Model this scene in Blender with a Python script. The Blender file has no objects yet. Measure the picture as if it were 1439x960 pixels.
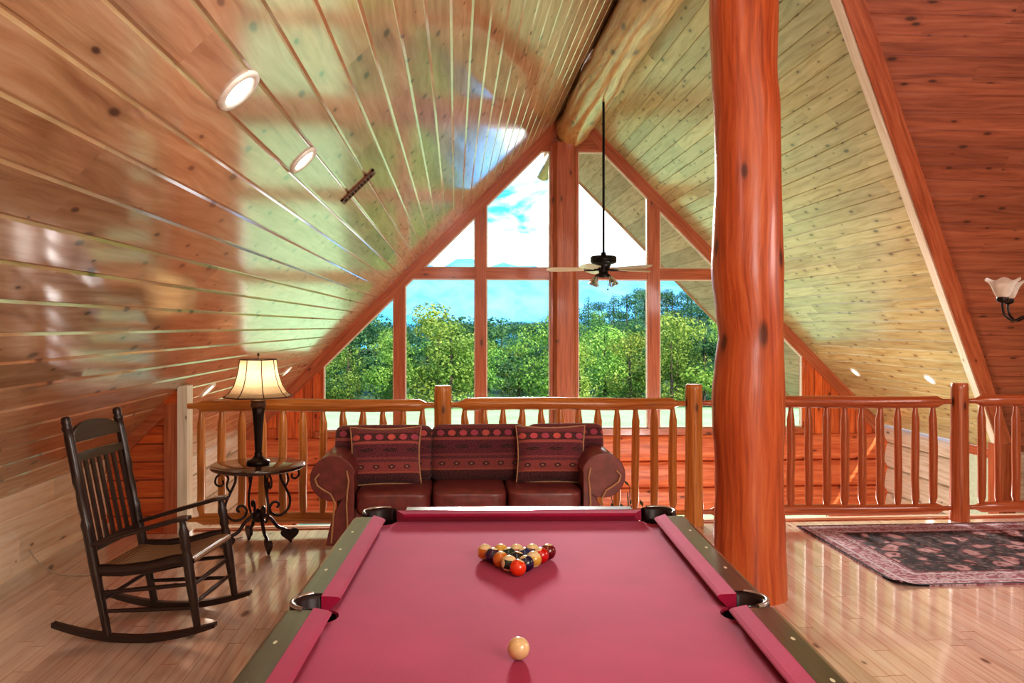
import bpy, bmesh, math, random
from mathutils import Vector, Matrix, Quaternion, noise
random.seed(7)
PI = math.pi
scn = bpy.context.scene
col = scn.collection

# ------------------------------------------------------------------ node helpers
class NT:
    def __init__(s, name):
        s.mat = bpy.data.materials.new(name); s.mat.use_nodes = True
        s.t = s.mat.node_tree; s.t.nodes.clear()
        s.out = s.t.nodes.new('ShaderNodeOutputMaterial')
    def n(s, typ, ins=None, **props):
        nd = s.t.nodes.new(typ)
        for k, v in props.items(): setattr(nd, k, v)
        for k, v in (ins or {}).items(): s.set(nd.inputs[k], v)
        return nd
    def set(s, sock, v):
        if isinstance(v, bpy.types.NodeSocket): s.t.links.new(v, sock)
        elif isinstance(v, bpy.types.Node): s.t.links.new(v.outputs[0], sock)
        else:
            if sock.type == 'RGBA' and len(v) == 3: v = (*v, 1)
            sock.default_value = v
    def m(s, op, a, b=None, c=None, clamp=False):
        nd = s.t.nodes.new('ShaderNodeMath'); nd.operation = op; nd.use_clamp = clamp
        s.set(nd.inputs[0], a)
        if b is not None: s.set(nd.inputs[1], b)
        if c is not None: s.set(nd.inputs[2], c)
        return nd.outputs[0]
    def xyz(s, x, y, z=0.0):
        return s.n('ShaderNodeCombineXYZ', {0: x, 1: y, 2: z}).outputs[0]
    def uv(s):
        u = s.n('ShaderNodeUVMap'); sp = s.n('ShaderNodeSeparateXYZ', {0: u.outputs[0]})
        return sp.outputs[0], sp.outputs[1]
    def obj(s):
        u = s.n('ShaderNodeTexCoord'); sp = s.n('ShaderNodeSeparateXYZ', {0: u.outputs['Object']})
        return sp.outputs[0], sp.outputs[1], sp.outputs[2]
    def noise(s, vec, scale=1.0, detail=4.0, rough=.55, dist=0.0):
        return s.n('ShaderNodeTexNoise', {'Vector': vec, 'Scale': scale, 'Detail': detail, 'Roughness': rough, 'Distortion': dist}).outputs[0]
    def white(s, x, y=0.0):
        return s.n('ShaderNodeTexWhiteNoise', {'Vector': s.xyz(x, y, 0.0)}, noise_dimensions='3D').outputs[0]
    def ramp(s, f, stops):
        r = s.n('ShaderNodeValToRGB', {0: f}); e = r.color_ramp.elements
        while len(e) < len(stops): e.new(.5)
        for el, (p, c) in zip(e, stops): el.position = p; el.color = (*c, 1)
        return r.outputs[0]
    def mix(s, f, a, b, blend='MIX'):
        nd = s.n('ShaderNodeMix', data_type='RGBA', blend_type=blend)
        s.set(nd.inputs[0], f); s.set(nd.inputs[6], a); s.set(nd.inputs[7], b)
        return nd.outputs[2]
    def step(s, x, lo, hi):
        nd = s.n('ShaderNodeMapRange', {0: x, 1: lo, 2: hi, 3: 0.0, 4: 1.0}); nd.clamp = True
        return nd.outputs[0]
    def bsdf(s, base, rough=.5, coat=0.0, coat_rough=.1, metal=0.0, bump=None, bump_s=.2, bump_d=.01, coat_ior=1.5, **kw):
        p = s.n('ShaderNodeBsdfPrincipled', {'Base Color': base, 'Roughness': rough, 'Metallic': metal, 'Coat Weight': coat, 'Coat Roughness': coat_rough, 'Coat IOR': coat_ior})
        for k, v in kw.items(): s.set(p.inputs[k.replace('_', ' ')], v)
        if bump is not None:
            b = s.n('ShaderNodeBump', {'Height': bump, 'Strength': bump_s, 'Distance': bump_d}); s.t.links.new(b.outputs[0], p.inputs['Normal'])
        s.t.links.new(p.outputs[0], s.out.inputs[0])
        return p

def lin(r, g, b):
    f = lambda c: (c/255)/12.92 if c <= 10 else (((c/255)+.055)/1.055)**2.4
    return (f(r), f(g), f(b))

def wood(name, dark, mid, light, plank=None, plen=None, lines=False, sx=1.2, sy=16, knots=.6, kx=2.2, ky=5.5, rough=.4, coat=0.0, coat_rough=.1, var=.35, linecol=None, bump=.12, ior=1.5, lw=.03, knotcol=None, kth=.13, cior=1.5):
    N = NT(name); u, v = N.uv()
    if plank:
        idx = N.m('FLOOR', N.m('DIVIDE', v, plank)); r = N.white(idx, 3.7)
        if plen:
            q = N.m('DIVIDE', N.m('ADD', u, N.m('MULTIPLY', r, 17.0)), plen)
            r = N.white(idx, N.m('FLOOR', q))
    else: r = .35
    off = N.m('MULTIPLY', r, 37.0)
    wob = N.noise(N.xyz(N.m('ADD', N.m('MULTIPLY', u, .9), off), N.m('MULTIPLY', v, 3.0), off), 1.0, 2)
    vec = N.xyz(N.m('ADD', N.m('MULTIPLY', u, sx), off), N.m('ADD', N.m('MULTIPLY', v, sy), N.m('MULTIPLY', wob, 2.2)), off)
    g = N.noise(vec, 1.6, 6, .62, .3)
    c = N.ramp(g, [(.3, dark), (.5, mid), (.72, light)])
    if plank and var:
        k = N.m('MULTIPLY_ADD', r, var, 1 - var*.55)
        c = N.mix(1.0, c, N.n('ShaderNodeCombineColor', {0: k, 1: k, 2: k}).outputs[0], 'MULTIPLY')
    if knots:
        vo = N.n('ShaderNodeTexVoronoi', {'Vector': N.xyz(N.m('ADD', N.m('MULTIPLY', u, kx), off), N.m('MULTIPLY', v, ky), 0.0), 'Scale': 1.0}, voronoi_dimensions='2D')
        cc = N.n('ShaderNodeSeparateColor', {0: vo.outputs['Color']})
        size = N.m('MULTIPLY_ADD', cc.outputs[1], kth, .03)
        kn = N.m('SUBTRACT', 1.0, N.step(N.m('DIVIDE', vo.outputs['Distance'], size), .45, 1.0))
        kn = N.m('MULTIPLY', kn, N.m('GREATER_THAN', cc.outputs[0], 1 - knots))
        halo = N.m('SUBTRACT', 1.0, N.step(N.m('DIVIDE', vo.outputs['Distance'], size), .6, 2.6))
        halo = N.m('MULTIPLY', N.m('MULTIPLY', halo, .45), N.m('GREATER_THAN', cc.outputs[0], 1 - knots))
        c = N.mix(halo, c, dark); c = N.mix(N.m('MULTIPLY', kn, .85), c, knotcol or tuple(x*.22 for x in dark))
    h = g
    if plank and lines:
        fr = N.m('ABSOLUTE', N.m('SUBTRACT', N.m('FRACT', N.m('DIVIDE', v, plank)), .5))
        ln = N.step(fr, .5 - lw*1.6, .5 - lw*.5)
        if plen:
            fq = N.m('LESS_THAN', N.m('FRACT', q), .004/plen*1.0 + .001)
            ln = N.m('MAXIMUM', ln, fq)
        c = N.mix(ln, c, linecol or tuple(x*.3 for x in dark))
        h = N.m('SUBTRACT', N.m('MULTIPLY', g, .15), ln)
    p = N.bsdf(c, rough, coat, coat_rough, coat_ior=cior, bump=h, bump_s=bump, bump_d=.012, IOR=ior)
    return N.mat

def plain(name, c, rough=.5, metal=0.0, var=.12, scale=30, coat=0.0, bump=0.0, **kw):
    N = NT(name); o = N.n('ShaderNodeTexCoord')
    g = N.noise(o.outputs['Object'], scale, 3)
    cc = N.ramp(g, [(.3, tuple(x*(1-var) for x in c)), (.7, tuple(min(1, x*(1+var)) for x in c))])
    N.bsdf(cc, rough, coat, metal=metal, bump=g if bump else None, bump_s=bump, **kw)
    return N.mat

def glow(name, c, strength):
    N = NT(name); o = N.n('ShaderNodeTexCoord')
    g = N.noise(o.outputs['Object'], 20, 2)
    N.bsdf(c, .4, Emission_Color=c, Emission_Strength=N.m('MULTIPLY_ADD', g, strength*.2, strength*.9))
    return N.mat

# ------------------------------------------------------------------ mesh helper
class MB:
    def __init__(s): s.v = []; s.f = []; s.uv = []; s.sm = []
    def face(s, idx, uvs, smooth=False): s.f.append(tuple(idx)); s.uv.append(list(uvs)); s.sm.append(smooth)
    def add(s, pts): i = len(s.v); s.v += [Vector(p) for p in pts]; return i
    def poly(s, pts, uvs=None, smooth=False):
        i = s.add(pts)
        if uvs is None:
            P = [Vector(p) for p in pts]
            nrm = (P[1]-P[0]).cross(P[2]-P[0])
            ax = max(range(3), key=lambda k: abs(nrm[k])); o = [k for k in range(3) if k != ax]
            uvs = [(p[o[0]], p[o[1]]) for p in P]
        s.face(range(i, i+len(pts)), uvs, smooth)
    def box(s, x0, x1, y0, y1, z0, z1, M=None, long=None):
        if x0 > x1: x0, x1 = x1, x0
        if y0 > y1: y0, y1 = y1, y0
        if z0 > z1: z0, z1 = z1, z0
        d = (x1-x0, y1-y0, z1-z0); L = max(range(3), key=lambda k: d[k]) if long is None else long
        c = [(x, y, z) for x in (x0, x1) for y in (y0, y1) for z in (z0, z1)]
        for q in ((0,1,3,2), (4,6,7,5), (0,4,5,1), (2,3,7,6), (0,2,6,4), (1,5,7,3)):
            P = [c[k] for k in q]
            var = [k for k in range(3) if max(p[k] for p in P) - min(p[k] for p in P) > 1e-9]
            if len(var) < 2: continue
            a, b = (L, [k for k in var if k != L][0]) if L in var else (var[0], var[1])
            uvs = [(p[a], p[b] + x0*.37) for p in P]
            i = s.add([M @ Vector(p) if M else p for p in P]); s.face(range(i, i+4), uvs)
    def bar(s, a, b, w, h, up=(0,0,1)):
        a, b = Vector(a), Vector(b); d = b-a; L = d.length; x = d.normalized()
        y = Vector(up).cross(x)
        if y.length < 1e-4: y = Vector((1,0,0)).cross(x)
        y.normalize(); z = x.cross(y)
        M = Matrix(((x.x,y.x,z.x,a.x),(x.y,y.y,z.y,a.y),(x.z,y.z,z.z,a.z),(0,0,0,1)))
        s.box(0, L, -w/2, w/2, -h/2, h/2, M, 0)
    def tube(s, pts, rad, n=12, cap=True, sx=1.0, sy=1.0, up=None, closed=False, jit=0.0, seam=None):
        P = [Vector(p) for p in pts]; m = len(P)
        R = rad if isinstance(rad, (list, tuple)) else [rad]*m
        T = []
        for i in range(m):
            if closed: t = P[(i+1) % m]-P[i-1]
            else: t = P[min(i+1, m-1)]-P[max(i-1, 0)]
            T.append(t.normalized() if t.length > 1e-9 else Vector((0,0,1)))
        u = Vector(up) if up else (Vector((0,0,1)) if abs(T[0].z) < .9 else Vector((0,1,0)))
        u = (u - T[0]*u.dot(T[0])).normalized()
        rings = []; ln = 0; lens = []
        for i in range(m):
            if i: ln += (P[i]-P[i-1]).length
            if not (up and sx != sy):
                u = (u - T[i]*u.dot(T[i])).normalized()
            else: 
                u = Vector(up); u = (u - T[i]*u.dot(T[i])).normalized()
            w = T[i].cross(u)
            base = len(s.v)
            for k in range(n):
                a = 2*PI*k/n + PI/n*(n == 4)
                rr = R[i]
                if jit: rr *= 1 + jit*noise.noise(Vector((math.cos(a)*1.7, math.sin(a)*1.7, ln*2.2 + P[0].x*3.1)))
                s.v.append(P[i] + u*(math.cos(a)*rr*sx) + w*(math.sin(a)*rr*sy))
            rings.append(base); lens.append(ln)
        cir = 2*PI*max(R)
        rng = range(m) if closed else range(m-1)
        for i in rng:
            j = (i+1) % m; lj = lens[j] if j else lens[i] + (P[0]-P[i]).length
            for k in range(n):
                k2 = (k+1) % n
                s.face((rings[i]+k, rings[i]+k2, rings[j]+k2, rings[j]+k),
                       [(lens[i], cir*k/n), (lens[i], cir*(k+1)/n), (lj, cir*(k+1)/n), (lj, cir*k/n)], n > 5)
        if cap and not closed:
            for b, l in ((rings[0], 0), (rings[-1], ln)):
                i = s.add([s.v[b+k] for k in range(n)])
                s.face(range(i, i+n), [(l + .1*math.cos(2*PI*k/n)*R[0], .1*math.sin(2*PI*k/n)*R[0]) for k in range(n)])
    def lathe(s, prof, n=24, c=(0,0,0), M=None, smooth=True, cap=True):
        base = len(s.v); c = Vector(c)
        for r, z in prof:
            for k in range(n):
                a = 2*PI*k/n; p = Vector((r*math.cos(a), r*math.sin(a), z)) + c
                s.v.append(M @ p if M else p)
        for i in range(len(prof)-1):
            for k in range(n):
                k2 = (k+1) % n
                s.face((base+i*n+k, base+i*n+k2, base+(i+1)*n+k2, base+(i+1)*n+k),
                       [(prof[i][1], .1*k/n), (prof[i][1], .1*(k+1)/n), (prof[i+1][1], .1*(k+1)/n), (prof[i+1][1], .1*k/n)], smooth)
        if cap:
            for i in (0, len(prof)-1):
                if prof[i][0] > 1e-4:
                    j = s.add([s.v[base+i*n+k] for k in range(n)]); s.face(range(j, j+n), [(.02*math.cos(2*PI*k/n), .02*math.sin(2*PI*k/n)) for k in range(n)])
    def prism(s, poly, fn, d0, d1, smooth=False, uvf=None):
        n = len(poly); A = [Vector(fn(p, d0)) for p in poly]; B = [Vector(fn(p, d1)) for p in poly]
        uvf = uvf or (lambda p: (p[0], p[1]))
        i = s.add(A); s.face(range(i, i+n), [uvf(p) for p in poly])
        i = s.add(B); s.face(range(i+n-1, i-1, -1), [uvf(p) for p in reversed(poly)])
        ia = s.add(A); ib = s.add(B); l = 0
        for k in range(n):
            k2 = (k+1) % n; e = (A[k2]-A[k]).length
            s.face((ia+k, ia+k2, ib+k2, ib+k), [(l, d0), (l+e, d0), (l+e, d1), (l, d1)], smooth); l += e
    def build(s, name, mat, parent=None, bevel=0.0, sub=0, weld=False, kind=None, seg=2):
        me = bpy.data.meshes.new(name); me.from_pydata([tuple(v) for v in s.v], [], s.f)
        uvl = me.uv_layers.new(name='UVMap'); k = 0
        for uvs in s.uv:
            for q in uvs: uvl.data[k].uv = q; k += 1
        me.polygons.foreach_set('use_smooth', s.sm)
        if weld:
            bm = bmesh.new(); bm.from_mesh(me); bmesh.ops.remove_doubles(bm, verts=bm.verts, dist=1e-5)
            bmesh.ops.recalc_face_normals(bm, faces=bm.faces); bm.to_mesh(me); bm.free()
        me.materials.append(mat); me.update()
        o = bpy.data.objects.new(name, me); col.objects.link(o)
        if parent: o.parent = parent
        if bevel:
            b = o.modifiers.new('b', 'BEVEL'); b.width = bevel; b.segments = seg; b.limit_method = 'ANGLE'; b.angle_limit = .7
        if sub:
            b = o.modifiers.new('s', 'SUBSURF'); b.levels = sub; b.render_levels = sub
        if kind: o['kind'] = kind
        return o

def tag(o, label, cat, group=None, kind=None):
    o['label'] = label; o['category'] = cat
    if group: o['group'] = group
    if kind: o['kind'] = kind
    return o
def thing(name, label, cat, loc=(0,0,0), rz=0.0, group=None):
    o = bpy.data.objects.new(name, None); col.objects.link(o); o.location = loc; o.rotation_euler = (0,0,rz); o.empty_display_size = .1
    return tag(o, label, cat, group)
def dup(root, parent=None):
    c = root.copy(); col.objects.link(c)
    if parent: c.parent = parent
    for ch in list(root.children): dup(ch, c)
    return c
def cushion(w, d, h, e1=.3, e2=.3, nu=20, nv=32, M=None, mb=None):
    """puffed box: w (x) d (y) h (z), centred"""
    s = mb or MB(); base = len(s.v); sp = lambda t, e: math.copysign(abs(t)**e, t)
    for i in range(nu+1):
        a = -PI/2 + PI*i/nu
        for k in range(nv+1):
            b = 2*PI*k/nv
            p = Vector((w/2*sp(math.cos(a), e1)*sp(math.cos(b), e2), d/2*sp(math.sin(a), e1), h/2*sp(math.cos(a), e1)*sp(math.sin(b), e2)))
            s.v.append((M @ p if M else p))
            if k == 0 and i == 0: pass
    def uvp(i, k):
        a = -PI/2 + PI*i/nu; b = 2*PI*k/nv
        return (w/2*sp(math.cos(a), e1)*sp(math.cos(b), e2), h/2*sp(math.cos(a), e1)*sp(math.sin(b), e2) + h/2)
    for i in range(nu):
        for k in range(nv):
            A = base+i*(nv+1)+k
            s.face((A, A+1, A+nv+2, A+nv+1), [uvp(i,k), uvp(i,k+1), uvp(i+1,k+1), uvp(i+1,k)], True)
    return s

def pil_xz(w, h, u, v):
    return (w/2*u*(1-.07*(1-v*v)), 0, h/2*v*(1-.08*(1-u*u)))
def pillow(w, d, h, n=18):
    s = MB()
    for side in (-1, 1):
        b = len(s.v)
        for i in range(n+1):
            for j in range(n+1):
                u, v = -1+2*i/n, -1+2*j/n; x, _, z = pil_xz(w, h, u, v)
                s.v.append(Vector((x, side*d/2*((1-u**4)*(1-v**4))**.5, z)))
        for i in range(n):
            for j in range(n):
                q4 = (b+i*(n+1)+j, b+(i+1)*(n+1)+j, b+(i+1)*(n+1)+j+1, b+i*(n+1)+j+1)
                s.face(q4, [(s.v[k].x, s.v[k].z + h/2 - .012*math.cos(s.v[k].x/w*PI)*0) for k in q4], True)
    return s

# ------------------------------------------------------------------ camera
cam = bpy.data.cameras.new('camera'); co = bpy.data.objects.new('camera', cam); col.objects.link(co)
cam.sensor_width = 36; cam.lens = 1158.76/1439*36; cam.shift_y = -21.34/1439; cam.clip_end = 20000; cam.clip_start = .05
co.location = (0, 0, 1.617); co.rotation_euler = (PI/2, 0, -.0685)
scn.camera = co

# ------------------------------------------------------------------ materials
pineL = wood('pine_ceiling', lin(160,118,80), lin(196,158,118), lin(216,188,152), plank=.17, plen=2.6, rough=.32, coat=1.0, coat_rough=.09, cior=2.5, knots=.75, knotcol=lin(52,24,12), kx=2.6, ky=6.2, sx=.9, sy=14, bump=.06)
pineR = wood('pine_ceiling_pale', lin(158,140,88), lin(190,180,126), lin(208,202,150), plank=.17, plen=2.2, rough=.4, coat=.8, coat_rough=.2, cior=1.8, knots=.7, kx=2.6, ky=6.2, sx=.9, sy=14, bump=.06)
pineW = wood('pine_wing_shaded', lin(126,66,44), lin(160,90,62), lin(178,110,80), plank=.17, plen=2.4, rough=.4, coat=.5, coat_rough=.2, knots=.5, kx=2.6, ky=6.2, sx=.9, sy=14, bump=.06)  # same pine as the main slopes, wing shade put into darker redder colours
pineK = wood('pine_knee_wall', lin(222,190,154), lin(240,220,192), lin(248,236,216), plank=.148, plen=2.4, rough=.35, coat=.5, coat_rough=.18, knots=.45, kx=2.6, ky=6.2, bump=.06)
pineO = wood('pine_orange', lin(168,66,22), lin(206,96,40), lin(226,124,62), plank=.14, plen=3.0, lines=True, rough=.4, coat=.3, knots=.35, kx=2.6, ky=6)
trimO = wood('trim_orange', lin(142,68,38), lin(176,94,58), lin(194,116,78), sx=1, sy=26, knots=.15, rough=.35, coat=.4)
trimC = wood('trim_cream', lin(214,196,168), lin(232,220,198), lin(242,234,218), sx=1, sy=26, knots=.1, rough=.45)
logpost = wood('log_post_wood', lin(152,62,26), lin(194,90,42), lin(212,118,64), sx=1.1, sy=20, knots=.35, kx=1.9, ky=4.2, rough=.4, coat=.45, coat_rough=.2, bump=.3, kth=.17)
lograil = wood('log_rail_wood', lin(166,94,34), lin(204,130,58), lin(224,158,84), sx=1.2, sy=40, knots=.4, kx=3, ky=7, rough=.35, coat=.5)
lograilR = wood('log_rail_wood_red', lin(146,66,32), lin(184,96,52), lin(204,120,72), sx=1.2, sy=40, knots=.4, kx=3, ky=7, rough=.35, coat=.5)
ridgew = wood('ridge_log_wood', lin(150,98,44), lin(196,150,84), lin(222,186,122), sx=1.1, sy=14, knots=.6, kx=1.6, ky=3.4, rough=.3, coat=.7, coat_rough=.16, bump=.4)
floorw = wood('maple_floor', lin(216,178,160), lin(234,206,190), lin(244,222,210), plank=.083, plen=1.3, lines=True, lw=.014, linecol=lin(176,124,92), sx=1.0, sy=26, knots=.1, rough=.2, coat=1.0, coat_rough=.08, cior=1.8, var=.22, bump=.05)
logwall = wood('log_wall', lin(168,72,38), lin(208,108,64), lin(226,138,90), sx=.8, sy=14, knots=.5, kx=1.5, ky=4, rough=.45)
logwallLit = wood('log_wall_lit', lin(196,176,150), lin(226,212,192), lin(240,232,220), sx=.8, sy=14, knots=.5, kx=1.5, ky=4, rough=.45)  # lit copy of the log wood, strong side-wall light put into its colours
darkwood = wood('rail_dark_wood', lin(34,24,16), lin(52,40,28), lin(66,52,38), sx=1.5, sy=40, knots=0, rough=.28, coat=.9, coat_rough=.12)
chairwood = wood('chair_dark_wood', lin(30,16,14), lin(48,28,25), lin(64,40,36), sx=2, sy=60, knots=0, rough=.35, coat=.4)
tabletopw = wood('table_top_wood', lin(52,26,16), lin(78,42,26), lin(98,58,38), sx=2, sy=30, knots=0, rough=.2, coat=1, coat_rough=.05)
soffitM = wood('soffit_boards', lin(150,130,104), lin(176,156,128), lin(190,172,146), plank=.25, lines=True, lw=.01, knots=.2, rough=.7)
iron = plain('wrought_iron', lin(58,40,38), .42, .5)
bronze = plain('dark_bronze', lin(46,32,28), .35, .6)
blackm = plain('black_metal', lin(14,13,14), .35, .4)
whitem = plain('white_enamel', lin(236,232,222), .4)
leather = plain('maroon_leather', lin(126,62,60), .36, var=.25, scale=14, coat=.25, bump=.08)
blackleather = plain('pocket_leather', lin(34,12,14), .45, var=.2, scale=40)
pipingM = plain('cream_piping', lin(196,150,110), .5)
steel = plain('pocket_rim_metal', lin(190,180,176), .25, .85)
pearl = plain('pearl_inlay', lin(214,206,180), .3)
shadeT = plain('shade_trim', lin(70,44,24), .6)
glassw = plain('frosted_glass_shade', lin(226,216,204), .35, Transmission_Weight=.25)
cordM = plain('cord_cream', lin(200,186,168), .5)
seatweave = None

def mk_felt():
    N = NT('red_felt'); o = N.n('ShaderNodeTexCoord')
    g = N.noise(o.outputs['Object'], 260, 3); g2 = N.noise(o.outputs['Object'], 3.5, 3)
    c = N.ramp(N.m('ADD', N.m('MULTIPLY', g, .4), N.m('MULTIPLY', g2, .6)), [(.3, lin(144,8,52)), (.7, lin(170,18,74))])
    N.bsdf(c, .95, bump=g, bump_s=.15, bump_d=.002, Sheen_Weight=.35, Sheen_Roughness=.4, Sheen_Tint=(1,.55,.75,1))
    return N.mat
felt = mk_felt()

def mk_weave():
    N = NT('woven_seat'); u, v = N.uv()
    a = N.m('SINE', N.m('MULTIPLY', N.m('ADD', u, v), 190.0)); b = N.m('SINE', N.m('MULTIPLY', N.m('SUBTRACT', u, v), 190.0))
    h = N.m('MULTIPLY', a, b)
    c = N.ramp(N.m('MULTIPLY_ADD', h, .5, .5), [(.25, lin(96,60,40)), (.75, lin(200,160,120))])
    N.bsdf(c, .4, bump=h, bump_s=.5, bump_d=.004)
    return N.mat
seatweave = mk_weave()

def mk_fabric(name, height, lift=1.0):
    """banded south-western weave; v = height up the cushion in metres"""
    N = NT(name); u, v = N.uv()
    t = N.m('DIVIDE', v, height)
    ns = N.noise(N.xyz(N.m('MULTIPLY', u, 120.0), N.m('MULTIPLY', v, 120.0)), 1.0, 2)
    L = lambda *c: tuple(min(1, x*lift) for x in lin(*c))
    base = N.ramp(t, [(0, L(44,18,24)), (.2, L(44,18,24)), (.21, L(142,74,60)), (.235, L(142,74,60)), (.24, L(120,56,54)), (.40, L(120,56,54)), (.41, L(72,34,44)),
                      (.45, L(72,34,44)), (.46, L(112,52,54)), (.49, L(112,52,54)), (.50, L(76,24,40)), (.73, L(70,22,40)), (.74, L(140,72,66)), (.78, L(140,72,66)), (.79, L(40,20,26)), (.93, L(40,20,26)), (.94, L(96,40,46)), (1, L(96,40,46))])
    def ell(period, x0, tc, rx, rt, colr, inp):
        fx = N.m('SUBTRACT', N.m('FRACT', N.m('ADD', N.m('DIVIDE', u, period), x0)), .5)
        a = N.m('DIVIDE', fx, rx); b = N.m('DIVIDE', N.m('SUBTRACT', t, tc), rt)
        d = N.m('ADD', N.m('MULTIPLY', a, a), N.m('MULTIPLY', b, b))
        return N.mix(N.m('SUBTRACT', 1.0, N.step(d, .8, 1.1)), inp, colr)
    idx = N.white(N.m('FLOOR', N.m('DIVIDE', u, .085)), 1.0)
    dotc = N.ramp(idx, [(.2, L(178,92,62)), (.5, L(182,78,84)), (.8, L(150,60,84))])
    c = ell(.085, 0.0, .86, .34, .055, dotc, base)
    c = ell(.17, .3, .62, .32, .04, L(26,14,20), c)
    c = ell(.11, .1, .32, .24, .04, L(38,24,28), c)
    c = ell(.11, .1, .32, .08, .015, L(150,110,90), c)
    c = N.mix(.28, c, N.ramp(ns, [(.35, L(30,12,18)), (.65, L(150,90,88))]))
    N.bsdf(c, .9, bump=ns, bump_s=.3, bump_d=.004, Sheen_Weight=.25)
    return N.mat
fabBack = mk_fabric('woven_blanket_cushion', .42, 1.5)
fabPil = mk_fabric('woven_blanket_pillow', .40, 1.9)

def mk_rug(x0, x1, y0, y1):
    N = NT('persian_rug_weave'); x, y, z = N.obj()
    ex = N.m('MINIMUM', N.m('SUBTRACT', x, x0), N.m('SUBTRACT', x1, x)); ey = N.m('MINIMUM', N.m('SUBTRACT', y, y0), N.m('SUBTRACT', y1, y))
    e = N.m('MINIMUM', ex, ey)
    vec = N.xyz(x, y, 0.0)
    w = N.n('ShaderNodeTexNoise', {'Vector': vec, 'Scale': 7.0, 'Detail': 3.0}).outputs[1]
    vw = N.n('ShaderNodeVectorMath', {0: vec, 1: N.n('ShaderNodeVectorMath', {0: w, 'Scale': .16}, operation='SCALE').outputs[0]}, operation='ADD').outputs[0]
    v1 = N.n('ShaderNodeTexVoronoi', {'Vector': vw, 'Scale': 6.0}); v2 = N.n('ShaderNodeTexVoronoi', {'Vector': vw, 'Scale': 22.0})
    field = N.ramp(v1.outputs['Distance'], [(.10, lin(112,48,52)), (.16, lin(206,166,164)), (.32, lin(196,146,146)), (.37, lin(120,56,62)), (.42, lin(22,16,20)), (.7, lin(12,10,14))])
    fl = N.ramp(v2.outputs['Distance'], [(.2, lin(186,150,146)), (.45, lin(120,70,74)), (.7, lin(48,36,42))])
    field = N.mix(.3, field, fl)
    bord = N.ramp(v2.outputs['Distance'], [(.2, lin(128,70,78)), (.42, lin(206,180,186)), (.65, lin(150,92,104))])
    c = N.mix(N.m('GREATER_THAN', e, .27), bord, field)
    for a, b, cc in ((.0, .022, lin(34,26,30)), (.075, .095, lin(196,184,190)), (.21, .225, lin(200,190,194)), (.25, .27, lin(110,54,62))):
        c = N.mix(N.m('MULTIPLY', N.m('GREATER_THAN', e, a), N.m('LESS_THAN', e, b)), c, cc)
    N.bsdf(c, .95, bump=v2.outputs['Distance'], bump_s=.3, bump_d=.004)
    return N.mat

def mk_ball(name, c, stripe=False):
    N = NT(name); x, y, z = N.obj(); R = .0286
    cream = lin(232,206,158)
    base = N.mix(N.m('LESS_THAN', N.m('ABSOLUTE', z), R*.52), cream, c) if stripe else N.mix(0.0, c, c)
    base = N.mix(N.m('GREATER_THAN', N.m('ABSOLUTE', x), R*.86), base, cream)
    N.bsdf(base, .12, coat=.6, coat_rough=.04)
    return N.mat

def mk_leaf(name, a, b, c):
    N = NT(name); info = N.n('ShaderNodeObjectInfo'); u, v = N.uv()
    o = N.n('ShaderNodeTexCoord')
    g = N.noise(o.outputs['Object'], .9, 3)
    k = N.m('ADD', N.m('MULTIPLY', N.white(u, v), .45), N.m('MULTIPLY', g, .55))
    col_ = N.ramp(k, [(.3, a), (.5, b), (.72, c)])
    hsv = N.n('ShaderNodeHueSaturation', {'Hue': N.m('MULTIPLY_ADD', info.outputs['Random'], .05, .475), 'Saturation': 1.0, 'Value': N.m('MULTIPLY_ADD', info.outputs['Random'], .5, .75), 'Color': col_}).outputs[0]
    d = N.n('ShaderNodeBsdfDiffuse', {0: hsv}); t = N.n('ShaderNodeBsdfTranslucent', {0: hsv})
    m = N.n('ShaderNodeMixShader', {0: .35, 1: d.outputs[0], 2: t.outputs[0]})
    N.t.links.new(m.outputs[0], N.out.inputs[0])
    return N.mat

def mk_glass():
    N = NT('window_glass')
    t = N.n('ShaderNodeBsdfTransparent'); g = N.n('ShaderNodeBsdfGlossy', {'Roughness': .02})
    geo = N.n('ShaderNodeNewGeometry'); ns = N.noise(geo.outputs['Position'], .7, 1)
    f = N.m('MULTIPLY', N.n('ShaderNodeFresnel', {0: 1.45}).outputs[0], N.m('MULTIPLY_ADD', ns, .05, .08))
    m = N.n('ShaderNodeMixShader', {0: f, 1: t.outputs[0], 2: g.outputs[0]})
    N.t.links.new(m.outputs[0], N.out.inputs[0])
    return N.mat
glass = mk_glass()

# ------------------------------------------------------------------ room constants
YG = 13.2                    # gable window wall
DL, DR = 3.293, 7.04         # left slope z = x + DL, right slope z = DR - x
XR = (DR-DL)/2; ZR = XR + DL  # ridge
XL0, XR0 = -DL, DR           # where the slopes reach loft floor level
YB = -3.0
YF = 6.72                    # edge of the loft floor
ZG = -2.75                   # great-room floor
XE = 9.0                     # end of the right wing
YW = 10.2                    # wing far slope: z = YW - y

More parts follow.
